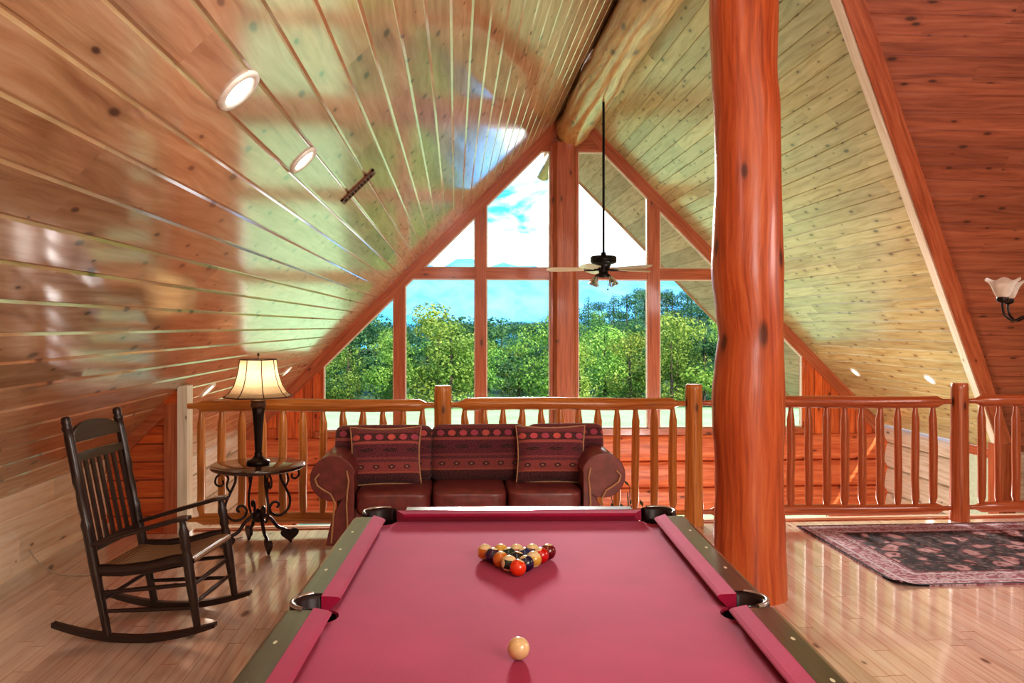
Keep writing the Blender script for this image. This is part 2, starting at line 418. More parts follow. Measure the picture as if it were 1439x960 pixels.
def boards(name, P0, along, across, nrm, total, width, t0, t1, mat, g=.0075, dep=.008, vo=0.0, kind='structure'):
    P0, along, across, nrm = map(Vector, (P0, along, across, nrm)); mb = MB()
    prof = [(0, 0)]; k = 0
    n = int(math.ceil(total/width))
    prof = []
    for k in range(n):
        a = k*width; b = min(total, a+width)
        if k: prof.append((a, dep))
        prof += [(a+g, 0), (b-g, 0)]
    V = []
    for s_, d_ in prof:
        for t in (t0(s_), t1(s_)):
            mb.v.append(P0 + across*s_ + along*t - nrm*d_); V.append((t, s_ + vo))
    for i in range(len(prof)-1):
        a, b, c, d = 2*i, 2*i+1, 2*i+3, 2*i+2
        # keep the colour of a groove facet in its own plank
        e = 1e-3; v0, v1 = V[a][1], V[d][1]
        if prof[i][1] > 0: v0 += e
        if prof[i+1][1] > 0: v1 -= e
        mb.face((a, b, c, d), [(V[a][0], v0), (V[b][0], v0), (V[c][0], v1), (V[d][0], v1)])
    return mb

q = math.sqrt(.5)
# left ceiling slope
tot = (ZR)/q
boards('ceiling', (XL0-.096, 0, -.096), (0,1,0), (q,0,q), (q,0,-q), tot+.136, .17, lambda s: YB, lambda s: YG+.02, pineL, g=.011).build('ceiling_left', pineL, kind='structure')
# right ceiling slope, cut by the two valleys of the wing
mb = boards('ceiling', (XR0, 0, 0), (0,1,0), (-q,0,q), (-q,0,-q), tot, .17, lambda s: (XR0 - s*q) + YW - DR, lambda s: YG+.02, pineR)
YRW = XR + YW - DR            # y of the wing ridge
near = boards('ceiling', (XR0, 0, 0), (0,1,0), (-q,0,q), (-q,0,-q), tot, .17, lambda s: YB, lambda s: YRW - (XR0 - s*q - XR), pineR)
o = len(mb.v); mb.v += near.v; mb.f += [tuple(i+o for i in f) for f in near.f]; mb.uv += near.uv; mb.sm += near.sm
mb.build('ceiling_right', pineR, kind='structure')
# wing ceiling (boards run across, along x)
totw = (ZR + .05)/q
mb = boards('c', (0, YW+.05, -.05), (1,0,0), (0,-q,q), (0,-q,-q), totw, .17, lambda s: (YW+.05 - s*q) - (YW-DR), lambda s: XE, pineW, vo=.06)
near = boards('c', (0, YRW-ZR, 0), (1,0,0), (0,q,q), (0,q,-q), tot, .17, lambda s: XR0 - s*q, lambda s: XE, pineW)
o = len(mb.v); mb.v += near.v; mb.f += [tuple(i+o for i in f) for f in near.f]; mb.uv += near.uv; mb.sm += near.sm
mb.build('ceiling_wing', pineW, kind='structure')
# valley trim: cream board on the main slope, orange board on the wing slope
def pt(x): return Vector((x, x + YW - DR, DR - x))
for nm, mat, off, nrm in (('trim_1', trimC, Vector((-q*.0, .0, 0)), None),):
    pass
mb = MB()
def strip(mb, side, w, lift):
    a, b = pt(XR+.02), pt(XR0-.1)
    d = (b-a).normalized()
    n = Vector((-q,0,-q)) if side == 'main' else Vector((0,-q,-q))
    s = d.cross(n).normalized()
    # make s point away from the valley on its own slope
    if side == 'main' and s.y < 0: s = -s
    if side == 'wing' and s.x < 0: s = -s
    P = [a, b, b+s*w, a+s*w]; Q = [p + n*lift for p in P]
    L = (b-a).length
    for poly in (Q, [P[0],P[1],Q[1],Q[0]], [P[2],P[3],Q[3],Q[2]], [P[1],P[2],Q[2],Q[1]], [P[3],P[0],Q[0],Q[3]]):
        mb.poly(poly, [(0,0),(L,0),(L,w),(0,w)])
    return mb
strip(MB(), 'main', .10, .02).build('trim_1', trimC, kind='structure')
strip(MB(), 'wing', .15, .022).build('trim_2', trimO, kind='structure')

# floor of the loft
mb = MB()
def fl(x0, x1, y0, y1):
    mb.box(x0, x1, y0, y1, -.28, 0)
mb.box(XL0+.6-.02, XE, YB, YF, -.28, 0, long=1)
mb.build('floor', floorw, kind='structure')
mb = MB(); mb.box(-2.06, XE, YF-.01, YF+.04, -.30, .012); mb.build('trim_3', trimC, kind='structure')
mb = MB(); mb.box(-2.06, XE, YF-.06, YF-.011, .0, .008); mb.build('trim_4', trimO, kind='structure')

# knee wall on the left
XK = -2.7; ZK = XK + DL
mbk = boards('k', (XK, 0, 0), (0,1,0), (0,0,1), (1,0,0), ZK+.01, .148, lambda s: YB, lambda s: 6.6, pineK)
mbk.build('wall_left', pineK, kind='structure')
mb = MB(); mb.box(XK, XK+.02, YB, 6.6, 0, .09); mb.build('baseboard_left', pineK, kind='structure', bevel=.004)
# short end wall beside the railing
XS = -2.16
mb = MB()
poly = [(XK-.1, -.28), (XS, -.28), (XS, XS+DL+.01), (XK-.1, XK-.1+DL+.01)]
mb.prism(poly, lambda p, d: (p[0], d, p[1]), 6.6, 6.7)
mb.build('wall_end', pineO, kind='structure')
mb = MB()
mb.box(XS-.10, XS-.001, 6.575, 6.6, 0, XS-.1+DL-.02, long=2)
mb.prism([(XK, XK+DL-.12), (XS-.1, XS-.1+DL-.12), (XS-.1, XS-.1+DL), (XK, XK+DL)], lambda p, d: (p[0], d, p[1]), 6.57, 6.6)
mb.build('trim_5', trimO, kind='structure', bevel=.003)
mb = MB(); mb.box(XS, XS+.075, 6.58, 6.72, 0, XS+DL+.02, long=2); mb.build('trim_6', trimC, kind='structure', bevel=.003)

# enclosing walls behind the camera and of the wing (seen only in reflections or from the side)
mb = MB(); mb.prism([(XL0, ZG), (XE, ZG), (XE, 0), (XR0, 0), (XR, ZR), (XL0, 0)], lambda p, d: (p[0], d, p[1]), YB, YB-.1); mb.build('wall_back', pineK, kind='structure')
mb = MB(); mb.prism([(YB, ZG), (YW+.05, ZG), (YW+.05, 0), (YRW, ZR), (YRW-ZR, 0), (YB, 0)], lambda p, d: (d, p[0], p[1]), XE, XE+.1); mb.build('wall_wing_end', pineR, kind='structure')

# great room below: floor and log walls
mb = MB(); mb.box(XL0-.2, XE, YB, YG, ZG-.1, ZG, long=1); mb.build('floor_lower', floorw, kind='structure')
def logcourses(mb, a, b, z0, z1, hgt, nrm, r=.09):
    """stacked round-faced logs from point a to b between z0 and z1"""
    a, b, nrm = Vector(a), Vector(b), Vector(nrm); L = (b-a).length
    z = z0
    k = 0
    while z < z1-1e-3:
        h = min(hgt, z1-z); pr = []
        for i in range(9):
            t = i/8; ang = PI*(t-.5)
            pr.append((z + h*(.5+.5*math.sin(ang)), math.cos(ang)**.6*r if abs(math.cos(ang)) > 1e-6 else 0))
        for i in range(8):
            p = [a + Vector((0,0,pr[i][0]-a.z)) + nrm*pr[i][1], b + Vector((0,0,pr[i][0]-b.z)) + nrm*pr[i][1], b + Vector((0,0,pr[i+1][0]-b.z)) + nrm*pr[i+1][1], a + Vector((0,0,pr[i+1][0]-a.z)) + nrm*pr[i+1][1]]
            mb.poly(p, [(k*7.3, pr[i][0]), (k*7.3+L, pr[i][0]), (k*7.3+L, pr[i+1][0]), (k*7.3, pr[i+1][0])], True)
        z += h; k += 1
mb = MB(); mb.prism([(YB, ZG), (YG, ZG), (YG, .01), (YB, .01)], lambda p, d: (d, p[0], p[1]), XL0-.2, XL0-.1)
logcourses(mb, (XL0-.1, YB, 0), (XL0-.1, YG, 0), ZG, .0, .41, (1,0,0)); mb.build('wall_great_left', logwallLit, kind='structure')
mb = MB(); mb.prism([(YW, ZG), (YG, ZG), (YG, .03), (YW, .03)], lambda p, d: (d, p[0], p[1]), XR0+.2, XR0+.1)
logcourses(mb, (XR0+.1, YW, 0), (XR0+.1, YG, 0), ZG, .0, .41, (-1,0,0)); mb.build('wall_great_right', logwallLit, kind='structure')
mb = MB(); mb.prism([(XR0, ZG), (XE, ZG), (XE, .05), (XR0, .05)], lambda p, d: (p[0], d, p[1]), YW+.05, YW+.15)
logcourses(mb, (XR0, YW+.05, 0), (XE, YW+.05, 0), ZG, .0, .41, (0,-1,0)); mb.build('wall_wing_far', logwallLit, kind='structure')
# orange casings with a small window on the right side wall
mb = MB()
mb.box(XR0-.03, XR0+.09, 10.32, 10.42, -1.6, 0, long=2); mb.box(XR0-.03, XR0+.09, 10.85, 10.97, -1.6, 0, long=2); mb.box(XR0-.03, XR0+.09, 10.32, 10.97, -.12, -.0)
mb.build('trim_7', trimO, kind='structure', bevel=.004)
mb = MB(); mb.box(XR0-.012, XR0+.0, 10.42, 10.85, -1.6, -.12); w = mb.build('window_20', plain('pale_pane', lin(206,222,196), .15), kind='structure')

mb = MB(); mb.box(XR0-.10, XR0+.12, YW-.10, YW+.12, ZG, .10, long=2); mb.build('trim_30', trimO, kind='structure', bevel=.01)

# ------------------------------------------------------------------ gable wall
fy = lambda p, d: (p[0], d, p[1])
RK = .24     # vertical height of the sloping head board
sl = lambda x: x + DL - RK
sr = lambda x: DR - RK - x
Y0, Y1 = YG-.06, YG+.10
ZB, ZM0, ZM1, ZH = -.037, 2.377, 2.548, 4.43
PX0, PX1 = 1.52, 1.965      # centre post incl. casings
cols = [(-2.075, -.97), (-.80, .32), (.49, PX0), (PX1, 3.11), (3.30, 4.37), (4.54, 5.68)]
mull = [(-.97, -.80), (.32, .49), (3.11, 3.30), (4.37, 4.54)]
mb = MB()
mb.prism([(XL0, 0.0), (XL0, -.3), (sl(0)*0 + XL0 + RK, 0.0 - .0), (XR, ZR-RK), (XR, ZR)], fy, Y0, Y1, uvf=lambda p: ((p[0]+p[1])*q, (p[1]-p[0])*q))
mb.build('trim_8', trimO, kind='structure')
mb = MB()
mb.prism([(XR0, 0.0), (XR, ZR), (XR, ZR-RK), (XR0-RK, 0.0), (XR0, -.3)], fy, Y0+.002, Y1, uvf=lambda p: ((p[1]-p[0])*q, (p[0]+p[1])*q))
mb.build('trim_9', trimO, kind='structure')
# apex filler board
mb = MB(); mb.prism([(ZH-DL+RK, ZH), (DR-RK-ZH, ZH), (XR, ZR-RK+.01)], fy, Y0+.02, Y1); mb.build('trim_10', trimO, kind='structure')
# mullions
k = 11
for a, b in mull:
    top = min(sl(b) if b < XR else 9, sr(a) if a > XR else 9)+.1
    mb = MB(); mb.box(a, b, Y0+.015, Y1, ZB, top, long=2); mb.build('trim_%d' % k, trimO, kind='structure', bevel=.006); k += 1
# horizontal mullions between columns
for a, b in [(max(cols[1][0], -.55), cols[1][1]), cols[2], cols[3], cols[4]]:
    if a == -.55: a = cols[1][0] - .1
    mb = MB(); mb.box(a, b, Y0+.03, Y1, ZM0, ZM1, long=0); mb.build('trim_%d' % k, trimO, kind='structure', bevel=.006); k += 1
# sill board
mb = MB(); mb.box(-2.2, 5.8, Y0-.02, Y1, ZB-.10, ZB, long=0); mb.build('trim_%d' % k, trimO, kind='structure', bevel=.006); k += 1
# centre post: chamfered face with side casings
mb = MB()
mb.box(PX0, PX1, YG-.08, Y1, ZG, ZH+.1, long=2)
mb.prism([(PX0+.035, YG-.08), (PX0+.09, YG-.20), (PX1-.09, YG-.20), (PX1-.035, YG-.08)], lambda p, d: (p[0], p[1], d), ZG, 4.55, uvf=lambda p: (p[1], p[0]))
for i in range(len(mb.uv)):      # grain runs up the post
    f = mb.f[i]
    if len(f) == 4: mb.uv[i] = [(mb.v[j].z, mb.v[j].x + mb.v[j].y) for j in f]
mb.build('column_window_post', trimO, kind='structure', bevel=.006)
# vertical board infill left and right of the glass
mb = MB()
mb.prism([(XL0, -.3), (-2.075, -.3), (-2.075, sl(-2.075)+.03), (XL0+RK, 0.0), (XL0, 0)], fy, Y0+.03, Y1, uvf=lambda p: (p[1], p[0]))
mb.build('wall_gable_left', pineO, kind='structure')
mb = MB()
mb.prism([(5.68, -.3), (XR0, -.3), (XR0, 0), (XR0-RK, 0), (5.68, sr(5.68)+.03)], fy, Y0+.03, Y1, uvf=lambda p: (p[1], p[0]))
mb.build('wall_gable_right', pineO, kind='structure')
# log spandrel between window rows and lower end walls
ZS = -1.43
mb = MB(); mb.box(XL0-.1, XR0+.1, YG, Y1, ZS, ZB-.10, long=0); logcourses(mb, (XL0-.1, YG, 0), (XR0+.1, YG, 0), ZS, ZB-.10, .431, (0,-1,0), .1); mb.build('wall_gable_logs', logwall, kind='structure')
lowc = [(-2.5, -.97), (-.80, .32), (.49, PX0), (PX1, 3.11), (3.30, 4.37), (4.54, 6.14)]
mb = MB()
edges = [(XL0-.1, -2.5)] + [(lowc[i][1], lowc[i+1][0]) for i in (0, 1, 3, 4)] + [(6.14, XR0+.1)]
for a, b in edges: mb.box(a, b, YG-.03, Y1, ZG, ZS, long=2)
mb.box(XL0, XR0, YG, Y1, ZG, ZG+.1, long=0)
mb.build('wall_gable_lower', logwall, kind='structure')
# windows: slim cream sash with a pane
def clip(poly, a, b, c):   # keep a*x+b*z<=c
    out = []
    for i in range(len(poly)):
        p, r = poly[i], poly[(i+1) % len(poly)]
        dp, dr = a*p[0]+b*p[1]-c, a*r[0]+b*r[1]-c
        if dp <= 0: out.append(p)
        if dp*dr < 0:
            t = dp/(dp-dr); out.append((p[0]+t*(r[0]-p[0]), p[1]+t*(r[1]-p[1])))
    return out
def inset(poly, d):
    cx = sum(p[0] for p in poly)/len(poly); cz = sum(p[1] for p in poly)/len(poly); n = len(poly); L = []
    for i in range(n):
        p, r = poly[i], poly[(i+1) % n]; e = Vector((r[0]-p[0], r[1]-p[1])); nn = Vector((-e.y, e.x)).normalized()
        if nn.dot(Vector((cx-p[0], cz-p[1]))) < 0: nn = -nn
        L.append((Vector(p)+nn*d, e.normalized()))
    out = []
    for i in range(n):
        (p1, d1), (p2, d2) = L[i-1], L[i]; cr = d1.x*d2.y-d1.y*d2.x
        t = ((p2.x-p1.x)*d2.y-(p2.y-p1.y)*d2.x)/cr; out.append(tuple(p1+d1*t))
    return out
wn = 1
def window(poly):
    global wn
    poly = [p for i, p in enumerate(poly) if (Vector(p)-Vector(poly[i-1])).length > .02]
    if len(poly) < 3: return
    inn = inset(poly, .022); mb = MB(); n = len(poly)
    for i in range(n):
        j = (i+1) % n
        mb.prism([poly[i], poly[j], inn[j], inn[i]], fy, YG-.012, YG+.03)
    f = mb.build('window_%d' % wn, trimC, kind='structure')
    mb = MB(); mb.poly([(p[0], YG+.01, p[1]) for p in inn]); mb.build('pane', glass, f)
    wn += 1
for i, (a, b) in enumerate(cols):
    for z0, z1 in ((ZB, ZM0), (ZM1, ZH)):
        if i in (0, 5) and z0 == ZB: z1 = 3
        P = [(a, z0), (b, z0), (b, z1), (a, z1)]
        P = clip(P, -1, 1, DL-RK) if i < 3 else clip(P, 1, 1, DR-RK)
        if len(P) >= 3: window(P)
for a, b in lowc: window([(a, ZG+.1), (b, ZG+.1), (b, ZS), (a, ZS)])

# roof overhang outside: sloping soffits, barge boards, ridge log end
OV = 17.5; LF = .33
mb = MB(); mb.poly([(XL0-1, Y1-.05, -1+LF), (XR, Y1-.05, ZR+LF), (XR, OV, ZR+LF), (XL0-1, OV, -1+LF)], [(0,0),(0,7),(4,7),(4,0)])
mb.poly([(XL0-1, Y1-.05, -1+LF+.2), (XR, Y1-.05, ZR+LF+.2), (XR, OV, ZR+LF+.2), (XL0-1, OV, -1+LF+.2)], [(0,0),(0,7),(4,7),(4,0)])
mb.build('trim_%d' % k, soffitM, kind='structure'); k += 1
mb = MB(); mb.poly([(XR0+1, Y1-.05, -1+LF), (XR, Y1-.05, ZR+LF), (XR, OV, ZR+LF), (XR0+1, OV, -1+LF)], [(0,0),(0,7),(4,7),(4,0)])
mb.poly([(XR0+1, Y1-.05, -1+LF+.2), (XR, Y1-.05, ZR+LF+.2), (XR, OV, ZR+LF+.2), (XR0+1, OV, -1+LF+.2)], [(0,0),(0,7),(4,7),(4,0)])
mb.build('trim_%d' % k, soffitM, kind='structure'); k += 1
mb = MB(); mb.prism([(XL0-1, -1+LF-.06), (XR, ZR+LF-.06), (XR, ZR+LF+.2), (XL0-1, -1+LF+.2)], fy, OV, OV+.05, uvf=lambda p: ((p[0]+p[1])*q, (p[1]-p[0])*q))
mb.build('trim_%d' % k, lograil, kind='structure'); k += 1
mb = MB(); mb.prism([(XR, ZR+LF-.06), (XR0+1, -1+LF-.06), (XR0+1, -1+LF+.2), (XR, ZR+LF+.2)], fy, OV, OV+.05, uvf=lambda p: ((p[1]-p[0])*q, (p[0]+p[1])*q))
mb.build('trim_%d' % k, soffitM, kind='structure'); k += 1

# ------------------------------------------------------------------ logs
mb = MB()
ys = [YB + i*.4 for i in range(int((YG-.12-YB)/.4)+1)] + [YG-.1]
mb.tube([(XR+.0, y, 4.78) for y in ys], [.275*(1+.04*math.sin(y*1.9)+.03*math.sin(y*4.3+1)) for y in ys], 28, jit=.10)
tag(mb.build('ridge_log', ridgew), 'massive peeled log running along the peak of the ceiling', 'log beam')
mb = MB(); mb.tube([(XR, y, 4.88) for y in (YG+.11, 14.5, 16, OV-.1)], [.18]*4, 20); tag(mb.build('outrigger_log', ridgew), 'round log end poking out under the roof peak outside the glass', 'log beam')

PXc, PYc = 1.752, 4.86
edge = [(0.0,1004,1112),(.1,1005,1111),(.32,1006,1109),(.65,1008,1107),(.85,1006,1107),(1.0,1003,1109),(1.2,1003,1108),(1.4,1008,1107),(1.55,1013,1107),(1.75,1008,1107),(1.95,1003,1106),(2.2,1005,1105),(2.5,1007,1103),(2.9,1007,1102),(3.15,1003,1098),(3.5,1000,1099),(4.0,999,1100),(4.6,1000,1100)]
mb = MB(); pts = []; rr = []
def interp(z):
    for i in range(len(edge)-1):
        if edge[i][0] <= z <= edge[i+1][0]:
            t = (z-edge[i][0])/(edge[i+1][0]-edge[i][0]); t = t*t*(3-2*t)
            return [edge[i][j]*(1-t)+edge[i+1][j]*t for j in (1, 2)]
    return edge[-1][1:]
z = 0
while z <= 4.6:
    l, r = interp(z); sc = 4.77/1158.76
    pts.append((PXc + ((l+r)/2-1054.5)*sc, PYc, z)); rr.append((r-l)/2*sc*.985); z += .07
mb.tube(pts, rr, 40, jit=.045, up=(0,1,0))
tag(mb.build('log_post', logpost), 'thick reddish peeled log post standing right of the pool table', 'log post')

# ------------------------------------------------------------------ railing
YRl = 6.6; ZT, ZL = .992, .105
def baluster(parent, x, mat):
    mb = MB(); zs = [ZL, ZL+.05, ZL+.09, .35, .6, ZT-.14, ZT-.09, ZT-.03]; r0 = .031 + random.uniform(-.002, .003)
    mb.tube([(x + random.uniform(-.004, .004)*(0 < i < 7), 0, z) for i, z in enumerate(zs)], [r0*.5, r0*.75, r0, r0*1.02, r0*1.04, r0, r0*.75, r0*.5], 12, jit=.08, up=(0,1,0))
    return mb.build('baluster', mat, parent)
def rail(parent, name, x0, x1, z, r, mat):
    mb = MB(); n = max(8, int((x1-x0)/.2)); xs = [x0, x0+.06, x0+.07, x0+.12] + [x0+.12 + (x1-x0-.24)*i/n for i in range(1, n)] + [x1-.12, x1-.07, x1-.06, x1]
    rs = [r*.42, r*.45, r*.5, r] + [r*(1+.03*math.sin(i*2.3+x0)) for i in range(1, n)] + [r, r*.5, r*.45, r*.42]
    mb.tube([(x, 0, z + .006*math.sin(x*3)) for x in xs], rs, 16, jit=.05)
    return mb.build(name, mat, parent)
def section(x0, x1, bx, label, mat):
    t = thing('log_railing', label, 'railing', (0, YRl, 0), 0, 'log railing sections along the loft edge')
    rail(t, 'top_rail', x0, x1, ZT, .05, mat); rail(t, 'bottom_rail', x0, x1, ZL, .046, mat)
    for x in bx: baluster(t, x, mat)
section(-2.085, -.165, [-1.982+.1565*i for i in range(12)], 'honey log railing section behind the lamp table and sofa end', lograil)
section(-.035, 1.865, [.074+.1534*i for i in range(12)], 'honey log railing section behind the right half of the sofa', lograil)
section(2.01, 4.112, [2.142+.1516*i for i in range(13)], 'reddish log railing section partly hidden by the thick log post', lograilR)
section(4.265, 6.38, [4.383+.150*i for i in range(13)], 'reddish log railing section cut off by the right frame edge', lograilR)
def rpost(x, label, mat):
    mb = MB(); zs = [0, .1, .3, .6, .9, 1.1, 1.135, 1.145]
    mb.tube([(x, YRl, z) for z in zs], [.078, .075, .072, .071, .069, .068, .066, .058], 18, jit=.06, up=(0,1,0))
    tag(mb.build('railing_post', mat), label, 'post', 'log railing posts')
rpost(-.10, 'round log railing post rising behind the sofa', lograil)
rpost(1.937, 'round log railing post just left of the thick log post', lograil)
rpost(4.19, 'round log railing post at the back edge of the rug', lograilR)
rpost(6.46, 'round log railing post at the far right end of the loft edge', lograilR)

# ------------------------------------------------------------------ pool table
TW, TL = 1.14, 2.28; HN = TW/2
tb = thing('pool_table', 'pool table with red felt and dark wooden rails', 'pool table', (.2774, 3.5597, 0), -.0496)
ZBED, ZN, ZRT = .765, .800, .810
CW, RW = .055, .135      # cushion width, rail outer distance
def arc(cx, cy, r, a0, a1, n=10): return [(cx + r*math.cos(math.radians(a0+(a1-a0)*i/n)), cy + r*math.sin(math.radians(a0+(a1-a0)*i/n))) for i in range(n+1)]
ex = CW + .01
o2 = HN + ex
# outline with notches, counter-clockwise from far-right corner
P = []
pr_ = .062; off = .03
P += arc(HN+off, off, pr_, 270, 180, 8)                # far right corner pocket
P += arc(-HN-off, off, pr_, 0, -90, 8)
P += [(-o2, -.1)] + [(-o2, -TL/2+pr_)] + arc(-HN-.055, -TL/2, pr_, 90, -90, 8) + [(-o2, -TL/2-pr_)]
P += arc(-HN-off, -TL-off, pr_, 90, 0, 8)
P += arc(HN+off, -TL-off, pr_, 180, 90, 8)
P += [(o2, -TL/2-pr_)] + arc(HN+.055, -TL/2, pr_, 270, 90, 8) + [(o2, -TL/2+pr_)]
mb = MB(); mb.prism(P, lambda p, d: (p[0], p[1], d), ZBED, ZBED-.03); mb.build('bed_cloth', felt, tb)
def railseg(a, b, nrm, cut_a, cut_b, wa, wb, nsight):
    """rail between two nose points a,b (2d); nrm points outward; cut_* lengthen the cushion back edge; wa/wb wood extension"""
    a, b, n = Vector(a), Vector(b), Vector(nrm); d = (b-a).normalized(); L = (b-a).length
    W = lambda t, w, z: Vector((*(a + d*t + n*w), z))
    mb = MB()
    mb.box(0, 1, 0, 1, 0, 1) if False else None
    prof = [(CW, .70), (CW, ZRT), (CW+.004, ZRT), (RW-.015, ZRT), (RW-.004, ZRT-.004), (RW, ZRT-.014), (RW+.004, ZRT-.03), (RW, .74), (RW-.02, .70)]
    n_ = len(prof); i0 = mb.add([W(-wa, w, z) for w, z in prof]); i1 = mb.add([W(L+wb, w, z) for w, z in prof])
    for k in range(n_):
        k2 = (k+1) % n_
        mb.face((i0+k, i0+k2, i1+k2, i1+k), [(0, k*.03), (0, k*.03+.03), (L, k*.03+.03), (L, k*.03)])
    mb.face(range(i0, i0+n_), [(w, z) for w, z in prof]); mb.face(range(i1, i1+n_), [(w, z) for w, z in prof])
    r = mb.build('rail', darkwood, tb)
    mb = MB()
    # cushion: top slope, nose, undercut
    pr2 = [(CW, ZRT-.001), (.012, ZN+.004), (.002, ZN), (0, ZN-.004), (.006, ZN-.012), (.03, ZBED), (CW, ZBED)]
    e0 = lambda w: -cut_a*w/CW; e1 = lambda w: L + cut_b*w/CW
    i0 = mb.add([W(e0(w), w, z) for w, z in pr2]); i1 = mb.add([W(e1(w), w, z) for w, z in pr2]); m_ = len(pr2)
    for k in range(m_-1): mb.face((i0+k, i0+k+1, i1+k+1, i1+k), [(0, 0), (0, .02), (L, .02), (L, 0)])
    mb.face(range(i0, i0+m_), [(w, z) for w, z in pr2]); mb.face(range(i1, i1+m_), [(w, z) for w, z in pr2])
    mb.build('cushion', felt, r)
    for s_ in range(nsight):
        t = L*(s_+1)/(nsight+1); c = W(t, (CW+RW)/2, ZRT+.0006); mb = MB()
        pts = [c + Vector((*(d*(.012*math.cos(x)) + n*(.005*math.sin(x))), 0)) for x in [2*PI*i/12 for i in range(12)]]
        mb.poly(pts); mb.build('sight', pearl, r)
cg, sg = .072, .062
railseg((-HN, -cg), (-HN, -TL/2+sg), (-1, 0), .04, .012, .0, -.012, 3)
railseg((-HN, -TL/2-sg), (-HN, -TL+cg), (-1, 0), .012, .04, -.012, .0, 3)
railseg((HN, -cg), (HN, -TL/2+sg), (1, 0), .04, .012, .0, -.012, 3)
railseg((HN, -TL/2-sg), (HN, -TL+cg), (1, 0), .012, .04, -.012, .0, 3)
railseg((-HN+cg, 0), (HN-cg, 0), (0, 1), .04, .04, .0, .0, 3)
railseg((-HN+cg, -TL), (HN-cg, -TL), (0, -1), .04, .04, .0, .0, 3)
def pocket(cx, cy, a0, a1, r, name='pocket'):
    # leather collar around the hole, metal-edged rim on its outside
    mb = MB(); n = 18
    inner, mid, outer = [], [], []
    prof = [(r-.006, .66), (r-.002, ZRT-.012), (r+.010, ZRT+.002), (r+.022, ZRT-.006), (r+.024, .72)]
    rows = []
    for i in range(n+1):
        a = math.radians(a0+(a1-a0)*i/n)
        rows.append(mb.add([(cx+w*math.cos(a), cy+w*math.sin(a), z) for w, z in prof]))
    for i in range(n):
        for k in range(len(prof)-1):
            mb.face((rows[i]+k, rows[i+1]+k, rows[i+1]+k+1, rows[i]+k+1), [(0,0),(.1,0),(.1,.1),(0,.1)], True)
    for rw in (rows[0], rows[-1]): mb.face([rw+k for k in range(len(prof))], [(0,0)]*len(prof))
    b = 2*PI/20; base = mb.add([(cx+(r-.004)*math.cos(b*i), cy+(r-.004)*math.sin(b*i), .66) for i in range(20)])
    mb.face(range(base, base+20), [(0,0)]*20)
    ring = mb.add([(cx+(r-.004)*math.cos(b*i), cy+(r-.004)*math.sin(b*i), ZBED-.004) for i in range(20)])
    for i in range(20): mb.face((base+i, base+(i+1)%20, ring+(i+1)%20, ring+i), [(0,0)]*4, True)
    p = mb.build('pocket', blackleather, tb)
    mb = MB(); lo, hi = sorted((a0, a1)); s_ = (hi-lo)*.12
    mb.tube([(cx+(r+.016)*math.cos(math.radians(lo+s_+(hi-lo-2*s_)*i/14)), cy+(r+.016)*math.sin(math.radians(lo+s_+(hi-lo-2*s_)*i/14)), ZRT+.001) for i in range(15)], .0065, 8)
    mb.build('pocket_rim', steel, p)
pocket(HN+off, off, -45, 135, .062); pocket(-HN-off, off, 45, 225, .062)
pocket(-HN-off, -TL-off, 135, 315, .062); pocket(HN+off, -TL-off, 225, 405, .062)
pocket(-HN-.055, -TL/2, 90, 270, .058); pocket(HN+.055, -TL/2, -90, 90, .058)
# apron and legs
mb = MB(); a_, b_ = HN+RW-.05, .085
for sx in (-1, 1):
    mb.prism([(sx*(a_-.05), .52), (sx*a_, .55), (sx*(a_+.02), .72), (sx*(a_-.05), .72)], lambda p, d: (p[0], d, p[1]), b_, -TL-b_)
    yy = b_ if sx > 0 else -TL-b_
    mb.prism([(yy-sx*.05, .52), (yy, .55), (yy+sx*.02, .72), (yy-sx*.05, .72)], lambda p, d: (d, p[0], p[1]), -a_, a_)
mb.build('apron', darkwood, tb)
for sx in (-1, 1):
    for yy in (-.12, -TL+.12):
        mb = MB(); x = sx*(a_-.12)
        prof = [(.085, 0), (.09, .04), (.065, .07), (.075, .16), (.10, .30), (.085, .42), (.10, .48), (.12, .55)]
        mb.lathe(prof, 20, (x, yy, 0)); mb.build('leg', darkwood, tb)

# ------------------------------------------------------------------ balls
tm = Matrix.Translation((.2774, 3.5597, 0)) @ Matrix.Rotation(-.0496, 4, 'Z'); R = .0286
ballc = dict(orange=lin(226,62,22), navy=lin(24,26,60), green=lin(22,52,40), amber=lin(206,116,42), black=lin(18,20,30), yellow=lin(214,168,70), purple=lin(58,26,62), red=lin(196,24,18), blue=lin(26,44,88), maroon=lin(104,14,20))
def ball(name, u, v, mat, rot, label, cat, group):
    mb = MB(); mb.lathe([(R*math.sin(PI*i/20) if 0 < i < 20 else 1e-5, -R*math.cos(PI*i/20)) for i in range(21)], 32, cap=False)
    o = mb.build(name, mat); o.location = tm @ Vector((u, -v, ZBED + R)); o.rotation_euler = rot
    tag(o, label, cat, group)
rack = [[('orange', 0, 'orange-red ball at the front tip of the racked triangle')],
        [('green', 1, 'green striped ball directly behind the orange-red tip ball, on its left'), ('navy', 0, 'dark navy ball directly behind the orange-red tip ball, on its right')],
        [('amber', 0, 'amber ball on the left edge of the rack, third row back'), ('black', 0, 'black ball in the middle of the racked triangle'), ('yellow', 1, 'cream and yellow striped ball on the right edge, third row back')],
        [('purple', 0, 'dark purple ball in front of the back left corner ball'), ('green', 0, 'dark green ball in fourth row, left of the blue one'), ('blue', 0, 'dark blue ball in fourth row, left of the red one'), ('red', 0, 'bright red ball in front of the back right corner ball')],
        [('amber', 1, 'amber striped ball at the back left corner of the rack'), ('yellow', 0, 'yellow ball in the back row beside the left corner ball'), ('red', 1, 'red and white striped ball in the middle of the back row'), ('maroon', 1, 'maroon striped ball in the back row beside the right corner ball'), ('maroon', 0, 'dark maroon ball at the back right corner of the rack')]]
mats = {}
